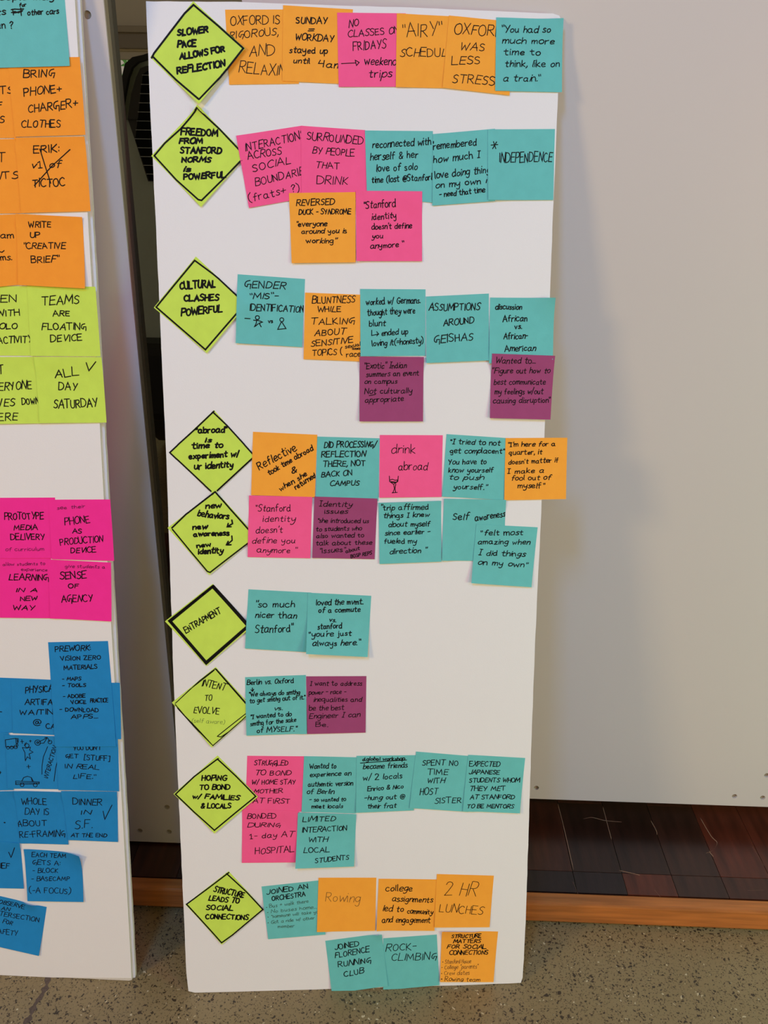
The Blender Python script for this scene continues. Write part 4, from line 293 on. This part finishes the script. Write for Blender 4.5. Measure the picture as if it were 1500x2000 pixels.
('l', 'blue', [(-206.7, 213.6), (-137.8, 210.7), (-138.2, 141.3), (-208.3, 139.7)], 'blue sticky note with a check mark, cut by the left frame edge', [('BRIEF', -179.6, 170.5, -155.7, 171.1, 7.6, 0.95, 'c')], [[(-154.5, 195.6), (-152.1, 187.4), (-145.7, 203.2)]], 0.95, 1.5, 0),
('l', 'blue', [(-133.8, 201.5), (-57.4, 199.2), (-58.4, 125.4), (-133.7, 124.0)], 'blue sticky note with curled corner listing what each team gets, block and basecamp', [('EACH TEAM', -123.9, 189.8, -78.3, 191.0, 6.6, 0.85, 'c'), ('GETS A:', -123.9, 178.4, -87.3, 178.5, 6.7, 0.85, 'c'), ('- BLOCK', -124.9, 166.3, -90.8, 167.6, 6.3, 0.85, 'c'), ('- BASECAMP', -126.8, 153.7, -76.0, 156.6, 6.3, 0.85, 'c'), ('(-A FOCUS)', -130.5, 136.6, -75.5, 136.9, 7.8, 0.85, 'c')], [], 0.85, 3.0, 8),
('l', 'blue', [(-183.3, 129.8), (-109.9, 113.3), (-125.5, 36.6), (-199.5, 54.2)], 'tilted blue sticky note about observing an intersection for safety, lowest on the left board', [('OBSERVE', -174.8, 116.0, -140.8, 109.1, 6.1, 0.85, 'c'), ('AN', -172.7, 106.0, -161.3, 104.0, 5.7, 0.85, 'c'), ('INTERSECTION', -183.3, 98.4, -122.5, 89.3, 7.0, 0.85, 'c'), ('FOR', -171.9, 85.4, -159.4, 83.0, 6.2, 0.85, 'c'), ('SAFETY', -183.9, 70.3, -153.2, 66.9, 7.6, 0.85, 'c')], [], 0.85, 3.0, 0),
]
# ------------------------------------------------------------------ frames of the two leaning boards (origin, along, up), metres
FRAMES = {'m': (Vector((-.27517, -.30427, 0)), Vector((.99704, .07695, 0)).normalized(), Vector((-.01668, .21619, .97621)).normalized()),
          'l': (Vector((-.35448, -.28980, 0)), Vector((.99998, -.00652, 0)).normalized(), Vector((.00104, .15931, .98723)).normalized())}
def fmat(bd):
    O, U, V = FRAMES[bd]; n = U.cross(V).normalized(); V = n.cross(U)
    m = Matrix((U, V, n)).transposed().to_4x4(); m.translation = O; return m
FM = {k: fmat(k) for k in FRAMES}

# ------------------------------------------------------------------ the setting: floor, ceiling, far wall with its window
def floor_mat():
    m = bpy.data.materials.new('ground_concrete'); m.use_nodes = True; nt = m.node_tree; b = nt.nodes['Principled BSDF']
    N, L = nt.nodes, nt.links
    tc = N.new('ShaderNodeTexCoord')
    def noise(sc, det=3, rough=.5):
        n = N.new('ShaderNodeTexNoise'); n.inputs['Scale'].default_value = sc; n.inputs['Detail'].default_value = det
        n.inputs['Roughness'].default_value = rough; L.new(tc.outputs['Object'], n.inputs['Vector']); return n
    def ramp(fac, a, ca, b_, cb):
        r = N.new('ShaderNodeValToRGB'); e = r.color_ramp.elements; e[0].position = a; e[0].color = ca; e[1].position = b_; e[1].color = cb
        L.new(fac, r.inputs[0]); return r
    def mix(f, a, c):
        x = N.new('ShaderNodeMix'); x.data_type = 'RGBA'; L.new(f, x.inputs[0]); L.new(a, x.inputs[6])
        if isinstance(c, tuple): x.inputs[7].default_value = c
        else: L.new(c, x.inputs[7])
        return x.outputs[2]
    base = ramp(noise(5, 4).outputs['Fac'], .3, lin((132, 112, 76))+(1,), .7, lin((146, 126, 90))+(1,)).outputs[0]
    fine = ramp(noise(330, 2, .7).outputs['Fac'], .34, (1, 1, 1, 1), .44, (0, 0, 0, 1)).outputs[0]
    c = mix(fine, base, lin((98, 82, 54))+(1,))
    wn = noise(120, 2); warp = N.new('ShaderNodeVectorMath'); warp.operation = 'SCALE'; warp.inputs['Scale'].default_value = .012
    L.new(wn.outputs['Color'], warp.inputs[0]); ad = N.new('ShaderNodeVectorMath'); ad.operation = 'ADD'
    L.new(tc.outputs['Object'], ad.inputs[0]); L.new(warp.outputs[0], ad.inputs[1])
    def specks(scale, rad, keep, col, c):
        v = N.new('ShaderNodeTexVoronoi'); v.inputs['Scale'].default_value = scale; L.new(ad.outputs[0], v.inputs['Vector'])
        lt = N.new('ShaderNodeMath'); lt.operation = 'LESS_THAN'; L.new(v.outputs['Distance'], lt.inputs[0]); lt.inputs[1].default_value = rad
        sp = N.new('ShaderNodeSeparateColor'); L.new(v.outputs['Color'], sp.inputs[0])
        l2 = N.new('ShaderNodeMath'); l2.operation = 'LESS_THAN'; L.new(sp.outputs[0], l2.inputs[0]); l2.inputs[1].default_value = keep
        mu = N.new('ShaderNodeMath'); mu.operation = 'MULTIPLY'; L.new(lt.outputs[0], mu.inputs[0]); L.new(l2.outputs[0], mu.inputs[1])
        return mix(mu.outputs[0], c, lin(col)+(1,))
    c = specks(190, .30, .34, (56, 44, 30), c)
    c = specks(330, .34, .36, (72, 56, 36), c)
    c = specks(120, .30, .10, (60, 46, 32), c)
    c = specks(170, .22, .12, (196, 180, 146), c)
    L.new(c, b.inputs['Base Color']); b.inputs['Roughness'].default_value = .42
    bp = N.new('ShaderNodeBump'); bp.inputs['Strength'].default_value = .08; bp.inputs['Distance'].default_value = .002
    L.new(noise(60, 4).outputs['Fac'], bp.inputs['Height']); L.new(bp.outputs[0], b.inputs['Normal'])
    return m
o = obj('floor', bbox(-6, 6, -6, 6, -.12, 0), floor_mat()); tag(o, kind='structure')
# crack filler: a brownish ragged vein let into the concrete
rn = random.Random(5)
cl = [(-.4705, -.262), (-.4715, -.285), (-.468, -.303), (-.4695, -.318), (-.473, -.333), (-.472, -.348), (-.479, -.366), (-.492, -.392), (-.52, -.43), (-.56, -.49), (-.6, -.58), (-.68, -.7)]
cl = smooth(cl, 7); vv = []
for i, (x, y) in enumerate(cl):
    wd = .0030+.0014*math.sin(i*.9)+rn.uniform(-.0008, .0012); vv += [(x-wd, y+rn.uniform(-.0008, .0008), .0003), (x+wd, y, .0003)]
ff = [(2*i, 2*i+2, 2*i+3, 2*i+1) for i in range(len(cl)-1)]
crack = obj('crack', pydata('crack', vv, ff), mat('crack_filler', (92, 76, 66), .9, .25, 300), o)
tag(crack, 'dark brown ragged crack in the concrete')

CEIL = mat('ceiling_paint', (150, 142, 120), .9, .03)
tag(obj('ceiling', bbox(-6, 6, -4, 4.2, 3.0, 3.1), CEIL), kind='structure')
KH = mat('khaki_wall_paint', (190, 176, 144), .85, .03, 4)
bm = bmesh.new()
for b_ in ((-6, -2.3, 4, 4.15, 0, 3.0), (.9, 6, 4, 4.15, 0, 3.0), (-2.3, .9, 4, 4.15, 0, .7), (-2.3, .9, 4, 4.15, 1.49, 3.0)): box(bm, *b_)
wb = obj('wall_back', bm, KH); tag(wb, kind='structure')
tag(obj('trim_1', bbox(-6, 6, 3.93, 4, 1.57, 1.60, .004), mat('lintel_paint', (150, 136, 108), .8)), kind='structure')
tag(obj('trim_2', bbox(-6, 6, 3.96, 4, 1.50, 1.57), mat('beam_paint', (130, 118, 96), .8)), kind='structure')
wf = empty('window_1', (0, 4.05, 0)); tag(wf, kind='structure')
FR_ = mat('window_frame_paint', (176, 164, 136), .6)
for (a, b_, c, d) in ((-2.3, .9, 1.452, 1.49), (-2.3, .9, .7, .74), (-2.3, -2.26, .74, 1.452), (.86, .9, .74, 1.452), (-.72, -.68, .74, 1.452)):
    obj('window_frame', bbox(a, b_, -.03, .03, c, d), FR_, wf)
gm = bpy.data.materials.new('window_glass'); gm.use_nodes = True; gb = gm.node_tree.nodes['Principled BSDF']
gb.inputs['Transmission Weight'].default_value = 1; gb.inputs['Roughness'].default_value = 0; gb.inputs['IOR'].default_value = 1.1
for a, b_ in ((-2.26, -.72), (-.68, .86)): obj('pane', bbox(a, b_, -.003, .003, .74, 1.452), gm, wf)
# foliage beyond the far window
rn = random.Random(3); vv, ff = [], []
for i in range(11000):
    c = Vector((rn.uniform(-3.2, 1.4), rn.gauss(6.0, .35), rn.uniform(.05, 2.6))); d = Vector((rn.gauss(0, 1), rn.gauss(0, 1), rn.gauss(0, 1))).normalized()
    e = d.orthogonal().normalized(); k = rn.uniform(.03, .06); b0 = len(vv)
    vv += [c-d*k, c+e*k*.45, c+d*k, c-e*k*.45]; ff.append((b0, b0+1, b0+2, b0+3))
LEAF = mat('leaf_green', (110, 190, 100), .5, .3, 3); lb = LEAF.node_tree.nodes['Principled BSDF']; lb.inputs['Transmission Weight'].default_value = .0
tree = empty('tree', (-.9, 6.0, 0)); tag(tree, 'sunlit green tree seen through the far window, left of the dark vehicle', 'tree')
t1 = obj('foliage', pydata('foliage', [tuple(v-Vector((-.9, 6, 0))) for v in vv], ff), LEAF, tree); t1['kind'] = 'stuff'
bm = bmesh.new(); bmesh.ops.create_cone(bm, cap_ends=True, segments=10, radius1=.11, radius2=.06, depth=2.2, matrix=Matrix.Translation((0, 0, 1.1)))
obj('trunk', bm, mat('bark', (96, 80, 60), .9, .2), tree)

# ------------------------------------------------------------------ the dark vehicle parked behind, its rear window with heating lines
CX = -.10
def mir(p): return p+[(2*CX-x, z) for x, z in reversed(p)]
VB = mat('vehicle_grey_green_paint', (196, 206, 190), .45, .02); VD = mat('vehicle_dark_trim', (30, 30, 27), .5)
car = empty('vehicle', (CX, 1.5, 0)); tag(car, 'dark grey-green vehicle rear with heated window, glimpsed between the boards', 'vehicle')
ci = Vector((CX, 1.5, 0))
def vt(y0): return lambda a, b_, h: tuple(Vector((a, y0+h, b_))-ci)
body = mir([(-.50, 1.285), (-.70, 1.277), (-.734, 1.265), (-.762, 1.261), (-.782, 1.246), (-.793, 1.217), (-.806, 1.172), (-.822, 1.11), (-.86, .98), (-.92, .80), (-.94, .60), (-.93, .38), (-.90, .26)])
glass = mir([(-.70, 1.246), (-.735, 1.244), (-.752, 1.238), (-.766, 1.215), (-.784, 1.172), (-.799, 1.112), (-.784, 1.057), (-.757, .95)])
inner = mir([(-.70, 1.232), (-.732, 1.232), (-.745, 1.224), (-.754, 1.19), (-.766, 1.13), (-.783, 1.06), (-.754, .952)])
b0 = obj('body', prism(body, .012, 2.6, vt(1.5)), VB, car)
gk = mir([(-.50, 1.29), (-.70, 1.282), (-.738, 1.270), (-.768, 1.264), (-.790, 1.248), (-.801, 1.217), (-.813, 1.172), (-.828, 1.11)])
gi = mir([(-.50, 1.278), (-.70, 1.270), (-.734, 1.258), (-.755, 1.252), (-.772, 1.239), (-.785, 1.215), (-.799, 1.172), (-.818, 1.11)])
n = len(gk); tf = vt(1.5); vv = [tf(a, b_, -.01) for a, b_ in gk]+[tf(a, b_, -.01) for a, b_ in gi]+[tf(a, b_, .02) for a, b_ in gk]+[tf(a, b_, .02) for a, b_ in gi]
ff = []
for i in range(n-1): ff += [(i, i+1, n+i+1, n+i), (2*n+i, 2*n+i+1, i+1, i), (n+i, n+i+1, 3*n+i+1, 3*n+i)]
obj('door_seal', pydata('door_seal', vv, ff), VD, car)
rw = obj('rear_window', prism(glass, 0, .012, vt(1.5)), mat('window_frit_black', (62, 60, 54), .45), car)
GLS = mat('tinted_glass', (16, 20, 17), .04, .5, 9, spec=.7)
obj('pane', prism(inner, -.001, .0, vt(1.5)), GLS, rw)
HL = mat('heating_line_silver', (190, 196, 196), .4)
for i in range(12):
    z = 1.2215-.0229*i
    x0 = -.748-(1.2215-z)*.225 if z > 1.057 else -.783+(1.057-z)*.27
    obj('heating_line', bbox(x0-CX, -x0+CX, -.0022, -.001, z-.0008, z+.0008), HL, rw)
obj('bumper', bbox(-.86, .86, -.10, .05, .26, .50, .03), VD, car)
for s_ in (-1, 1):
    bm = bmesh.new(); bmesh.ops.create_cone(bm, cap_ends=True, segments=28, radius1=.31, radius2=.31, depth=.2, matrix=Matrix.Translation((s_*.72, .55, .31)) @ Matrix.Rotation(math.pi/2, 4, 'Y'))
    obj('wheel', bm, VD, car)

# ------------------------------------------------------------------ white sliding whiteboard panels (real holes through the facing sheet)
WHITE = mat('whiteboard_laminate', (206, 198, 198), .33, .012, 2, .04, 60, spec=.45)
EDGE1 = mat('panel_edge_tan', (150, 138, 120), .5); EDGE2 = mat('panel_edge_grey', (104, 96, 86), .6); EDGE3 = mat('panel_edge_brown', (84, 78, 70), .6)
HOLE = mat('hole_lining', (120, 110, 98), .7)
def holed_sheet(x0, x1, z0, z1, holes, t, r):
    cu = bpy.data.curves.new('c', 'CURVE'); cu.dimensions = '2D'; cu.fill_mode = 'BOTH'; cu.extrude = t/2
    def loop(pts):
        s = cu.splines.new('POLY'); s.points.add(len(pts)-1); s.use_cyclic_u = True
        for p, q in zip(s.points, pts): p.co = (q[0], q[1], 0, 1)
    loop([(x0, z0), (x1, z0), (x1, z1), (x0, z1)])
    for hx, hz in holes: loop([(hx+r*math.cos(a*math.pi/10), hz-r*math.sin(a*math.pi/10)) for a in range(20)])
    ob = bpy.data.objects.new('tmp', cu); COL.objects.link(ob)
    me = bpy.data.meshes.new_from_object(ob.evaluated_get(bpy.context.evaluated_depsgraph_get()))
    bpy.data.objects.remove(ob); bpy.data.curves.remove(cu)
    me.transform(Matrix.Rotation(math.pi/2, 4, 'X')); return me
def panel(x0, x1, z0, z1, yf, holes, label, r=.0042):
    """yf = front face; sheet 3 mm, then three frame layers with recessed joints"""
    p = empty('sliding_whiteboard_panel', (x0, yf, z0)); tag(p, label, 'whiteboard', 'sliding whiteboard panels')
    hs = [(hx-x0, hz-z0) for hx, hz in holes]
    bpy.context.view_layer.update()
    me = holed_sheet(0, x1-x0, 0, z1-z0, hs, .003, r); me.materials.clear()
    obj('whiteboard_sheet', me, WHITE, p, (0, .0015, 0))
    y = .003
    for i, (th, m_) in enumerate(((.011, EDGE1), (.012, EDGE2), (.014, EDGE3))):
        bm = bmesh.new(); inn = .006 if i else .0
        box(bm, 0, x1-x0, y+.0012, y+th, 0, z1-z0)
        box(bm, .0015, x1-x0-.0015, y, y+.0012, .0015, z1-z0-.0015)
        obj('frame_layer', bm, m_, p); y += th
    for hx, hz in hs:
        bm = bmesh.new(); bmesh.ops.create_cone(bm, cap_ends=False, segments=20, radius1=r+.0005, radius2=r, depth=.0026, matrix=Matrix.Translation((hx, .0015, hz)) @ Matrix.Rotation(math.pi/2, 4, 'X'))
        obj('hole_rim', bm, HOLE, p)
    return p
YL = -.081
panel(-1.55, LX, LZ, 2.35, YL, LHOLES, 'white whiteboard panel hanging behind the left foam board, its layered edge showing')
panel(-.198, 1.25, .0847, 2.35, 0.0018, [(.226, .107), (.544, .104), (.589, .103), (.587, .148)], 'large white whiteboard panel hanging to the right behind the main foam board')

# ------------------------------------------------------------------ wooden platform: parquet blocks and a nosing
plat = empty('wooden_platform', (0, -.17, 0)); tag(plat, 'low dark polished parquet platform with a lighter wooden nosing under the panels', 'platform')
obj('platform_base', bbox(-1.5, 1.55, .022, 1.25, 0.001, .030), mat('platform_core', (40, 26, 18), .8), plat)
def wood(name, c, rough, axis, var=.35):
    return mat(name, c, rough, var, 14, .15, 60, stretch=(6, 1, 6) if axis == 'y' else (.6, 8, 8), spec=.5)
PW = [wood('parquet_dark_brown', (42, 21, 14), .3, 'y'), wood('parquet_red_brown', (78, 33, 20), .3, 'y'), wood('parquet_umber', (50, 26, 18), .3, 'y'), wood('parquet_near_black', (30, 17, 18), .28, 'y'), wood('parquet_chestnut', (60, 28, 18), .3, 'y')]
rn = random.Random(11); cache = {}
cols = list(range(-18, 19)); cut0 = .024
for c in cols:
    xa = .348+c*.075; ys = [cut0, .065+(0 if c == 0 else rn.choice((0, 0, .075, .15)))]
    while ys[-1] < 1.0: ys.append(ys[-1]+rn.choice((.15, .225, .3)) if ys[-1] < .42 else 1.25)
    for a, b_ in zip(ys, ys[1:]):
        L_ = round(b_-a, 4); mi = rn.randrange(5); 
        if c == 0 and a == cut0: mi = 1
        if c in (-1, -2) and a == cut0: mi = 3
        if c == 1 and a == cut0: mi = 2
        key = (L_, mi)
        if key not in cache:
            m_ = bpy.data.meshes.new('plank'); b2 = bbox(.0003, .0747, .0003, L_-.0003, 0, .0106, .0004); b2.to_mesh(m_); b2.free(); m_.materials.append(PW[mi]); cache[key] = m_
        o = bpy.data.objects.new('plank', cache[key]); COL.objects.link(o); o.parent = plat; o.location = (xa, a, .030)
NOSE = wood('nosing_wood', (176, 104, 48), .38, 'x', .3)
for a, b_ in ((-1.5, -.42), (-.42, .93), (.93, 1.55)):
    bm = bbox(a+.0004, b_-.0004, 0, .0225, .006, .0415, .003); obj('nosing', bm, NOSE, plat)
# pale scratches on the parquet
SCR = mat('pale_scratch', (150, 112, 88), .7); vv, ff = [], []
for pl in ([(.273, .042), (.2745, -.02), (.275, -.103)], [(.348, .039), (.3472, -.01), (.347, -.036)], [(.31, .008), (.325, .012), (.345, .006), (.372, .004)], [(.421, .01), (.424, -.012), (.423, -.022)],
           [(.505, .02), (.510, -.02), (.515, -.035), (.502, -.052), (.49, -.058)], [(.569, -.04), (.573, -.08)], [(.345, -.10), (.365, -.105), (.375, -.108)], [(.50, -.05), (.497, -.055), (.50, -.065)], [(.23, .0), (.245, .01)], [(.27, -.125), (.276, -.16)], [(.53, -.13), (.555, -.128)],[(.39,-.135),(.40,-.16)]):
    pl = smooth(pl, 5)
    for i, (x, y) in enumerate(pl):
        d = .0005*(1 if 0 < i < len(pl)-1 else .2); vv += [(x-d, y+.17-d, .0408), (x+d, y+.17+d, .0408)]
        if i: k = len(vv); ff.append((k-4, k-3, k-1, k-2))
sc = obj('scratch', pydata('scratch', vv, ff), SCR, plat); sc['kind'] = 'stuff'

# ------------------------------------------------------------------ the foam boards
OUT = [(-.2,1227.3),(8.1,1227.4),(96.6,1229),(208.3,1228),(287.3,1227.7),(378.4,1226.2),(447.3,1225.1),(454.3,1223.2),(457.3,1218.6),(456.6,1144.1),(456.4,1011.4),(457.3,847.7),(456.9,673.9),(455.8,488.8),(456.4,334.7),(458.5,95.6),(457.5,9),(455,1.0),(372.1,.2),(266.5,.2),(175.7,.2),(78.7,.2),(10,.6),(1.9,3.3),(.2,31.6),(-.6,432.8),(1.6,724.6),(.7,988.7),(-.3,1124.8),(-.1,1203.2)]
def foam_board(name, frame, pts, label, back=0., seed=1, shift=0., face=None):
    m = FM[frame]; root = empty(name, m.translation); root.matrix_world = m @ Matrix.Translation((shift, 0, -back)); tag(root, label, 'foam board', 'leaning foam boards')
    rn = random.Random(seed); rag = []
    n = len(pts)
    for i in range(n):
        a, b_ = pts[i], pts[(i+1) % n]; L_ = math.hypot(b_[0]-a[0], b_[1]-a[1]); k = max(1, int(L_/14))
        for j in range(k):
            t = j/k; rag.append(((a[0]+(b_[0]-a[0])*t+rn.uniform(-.22, .22))/1000, (a[1]+(b_[1]-a[1])*t+(rn.uniform(0, .3)))/1000))
    tf = lambda a, b_, h: (a, b_, h)
    fr = [(x/1000, y/1000) for x, y in face] if face else rag
    core = [(x+rn.uniform(-.0004, .0003), y+rn.uniform(0, .0004)) for x, y in rag]
    obj('paper_face', prism(fr, -.0004, 0, tf), BOARD, root)
    obj('foam_core', prism(core, -.0046, -.0004, tf), FOAM, root)
    obj('paper_back', prism(rag, -.005, -.0046, tf), BOARD, root)
    return root
mb = foam_board('foam_board', 'm', OUT, 'tall white foam board in the middle, leaning on the right whiteboard panel', 0, 2)
LO = [(-457, 1219), (-200, 1219), (0, 1219), (.4, 900), (-.3, 600), (.3, 300), (0, 60), (-.5, 1.5), (-4, .4), (-200, .2), (-457, .2)]
LO = LO[::-1]
foam_board('foam_board', 'l', LO, 'white foam board at the left frame edge, front one of a leaning pair', 0, 3, 0.,
           [(-457, .4), (-110, .4), (-70, 2.4), (-30, 4.2), (-.5, 5.4), (0, 60), (.3, 300), (-.3, 600), (.4, 900), (0, 1219), (-200, 1219), (-457, 1219)])
foam_board('foam_board', 'l', [(x, y) for x, y in LO], 'white foam board just behind the left one, only its right edge showing', .0056, 4, .0035)

# ------------------------------------------------------------------ sticky notes: curled sheets that lie on one another, each with its handwriting
CAT = {'m': ('sticky notes on the middle foam board'), 'l': ('sticky notes on the left foam board')}
K = 12; placed = []
def inv_bil(Q, s, t):
    """(u,v) of a point in the quad TL,TR,BR,BL by Newton steps"""
    u = v = .5
    for _ in range(6):
        a = (1-u)*(1-v); b_ = u*(1-v); c = u*v; d = (1-u)*v
        x = a*Q[0][0]+b_*Q[1][0]+c*Q[2][0]+d*Q[3][0]-s; y = a*Q[0][1]+b_*Q[1][1]+c*Q[2][1]+d*Q[3][1]-t
        xu = (1-v)*(Q[1][0]-Q[0][0])+v*(Q[2][0]-Q[3][0]); yu = (1-v)*(Q[1][1]-Q[0][1])+v*(Q[2][1]-Q[3][1])
        xv = (1-u)*(Q[3][0]-Q[0][0])+u*(Q[2][0]-Q[1][0]); yv = (1-u)*(Q[3][1]-Q[0][1])+u*(Q[2][1]-Q[1][1])
        D = xu*yv-xv*yu or 1e-9; u -= (x*yv-y*xv)/D; v -= (y*xu-x*yu)/D
    return u, v
def gh(g, u, v):
    u = min(max(u, 0), 1)*K; v = min(max(v, 0), 1)*K; i = min(int(u), K-1); j = min(int(v), K-1); fu, fv = u-i, v-j
    a, b_, c, d = g[j][i], g[j][i+1], g[j+1][i], g[j+1][i+1]         # same two triangles as the mesh
    return a+(b_-a)*fu+(d-b_)*fv if fu >= fv else a+(c-a)*fv+(d-c)*fu
TH = .10
def sticky(rec, idx):
    bd, col, Q, label, lines, polys, pen, curl, corner = rec
    rn = random.Random(idx*7+1); skew = rn.uniform(-.35, .35); g = []
    near = [p for p in placed if p[0] == bd and abs(p[3][0]-Q[0][0]) < 190 and abs(p[3][1]-Q[0][1]) < 240]
    def under(s, t):
        h = 0.
        for _, Qa, ga, _c in near:
            u, v = inv_bil(Qa, s, t)
            if -.01 <= u <= 1.01 and -.01 <= v <= 1.01: h = max(h, gh(ga, u, v)+TH+.22)
        return h
    for j in range(K+1):
        row = []
        for i in range(K+1):
            u, v = i/K, j/K; l = curl*(max(0, v-.22)/.78)**2*(1+skew*(2*u-1))
            if corner: l += abs(corner)*max(0, (u+(1-v)-1.5)/.5)**2
            s = (1-u)*(1-v)*Q[0][0]+u*(1-v)*Q[1][0]+u*v*Q[2][0]+(1-u)*v*Q[3][0]
            t = (1-u)*(1-v)*Q[0][1]+u*(1-v)*Q[1][1]+u*v*Q[2][1]+(1-u)*v*Q[3][1]
            h = max([under(s+dx, t+dy) for dx, dy in ((0, 0), (6.5, 0), (-6.5, 0), (0, 6.5), (0, -6.5))]) if near else 0.
            row.append([s, t, max(l+.05, h+.06+l*.25)])
        g.append(row)
    H = [[c[2] for c in r] for r in g]
    H0 = H
    for _ in range(2):
        H = [[max(H0[j][i], sum(H[min(max(j+b_, 0), K)][min(max(i+a, 0), K)] for a in (-1, 0, 1) for b_ in (-1, 0, 1))/9) for i in range(K+1)] for j in range(K+1)]
    placed.append((bd, Q, H, Q[0]))
    cx = sum(q[0] for q in Q)/4; cy = sum(q[1] for q in Q)/4
    V = []; n = K+1
    for z in (TH, 0):
        for j in range(n):
            for i in range(n): V.append(((g[j][i][0]-cx)/1000, (g[j][i][1]-cy)/1000, (H[j][i]+z)/1000))
    F = []
    for j in range(K):
        for i in range(K):
            a = j*n+i; F += [(a, a+n+1, a+1), (a, a+n, a+n+1)]; a += n*n; F += [(a, a+1, a+n+1), (a, a+n+1, a+n)]
    rim = [i for i in range(n)]+[j*n+K for j in range(1, n)]+[K*n+i for i in range(K-1, -1, -1)]+[j*n for j in range(K-1, 0, -1)]
    nb = len(V); m_ = len(rim); V += [V[a] for a in rim]+[V[a+n*n] for a in rim]      # separate rim vertices keep the sheet flat-shaded to its edge
    for k in range(m_): F.append((nb+k, nb+(k+1) % m_, nb+m_+(k+1) % m_, nb+m_+k))
    me = pydata('sticky_note', V, F); me.polygons.foreach_set('use_smooth', [k < 4*K*K for k in range(len(F))])
    o = obj('sticky_note', me, MP[col]); o.matrix_world = FM[bd] @ Matrix.Translation((cx/1000, cy/1000, 0))
    tag(o, label, 'sticky note', CAT[bd])
    # handwriting
    def inside(p):
        u, v = inv_bil(Q, *p)
        if .008 < u < .992 and .008 < v < .992: return p
        if min(u, v) < -.07 or max(u, v) > 1.07: return None
        u = min(max(u, .010), .990); v = min(max(v, .010), .990)       # a stroke never leaves its sheet
        return tuple((1-u)*(1-v)*Q[0][k]+u*(1-v)*Q[1][k]+u*v*Q[2][k]+(1-u)*v*Q[3][k] for k in (0, 1))
    def hf(p):
        u, v = inv_bil(Q, *p); return gh(H, u, v)+TH+.16
    packs = {}
    for (tx, s0, t0, s1, t1, h, wd, st) in lines:
        kind = 'thin' if wd < .6 else 'main'
        packs.setdefault(kind, []).extend((pl, wd) for pl in write(tx, s0, t0, s1, t1, h, st, rn))
    for pl in polys: packs.setdefault('main', []).append((smooth(pl, 3) if len(pl) > 12 else pl, pen))
    for kind, items in packs.items():
        VV, FF = [], []
        for pl, wd in items: ribbon(VV, FF, pl, wd, hf, inside, rn)
        if not VV: continue
        ink = INK if kind == 'main' else {'orange': INKB, 'lime': INKG, 'teal': INKG, 'hot': INKP}.get(col, INK)
        c = obj('handwriting', pydata('handwriting', [((x-cx)/1000, (y-cy)/1000, z/1000) for x, y, z in VV], FF), ink, o)
        if kind == 'thin': c['label'] = 'faint thin pen writing'
for i, r in enumerate(NOTES): sticky(r, i)
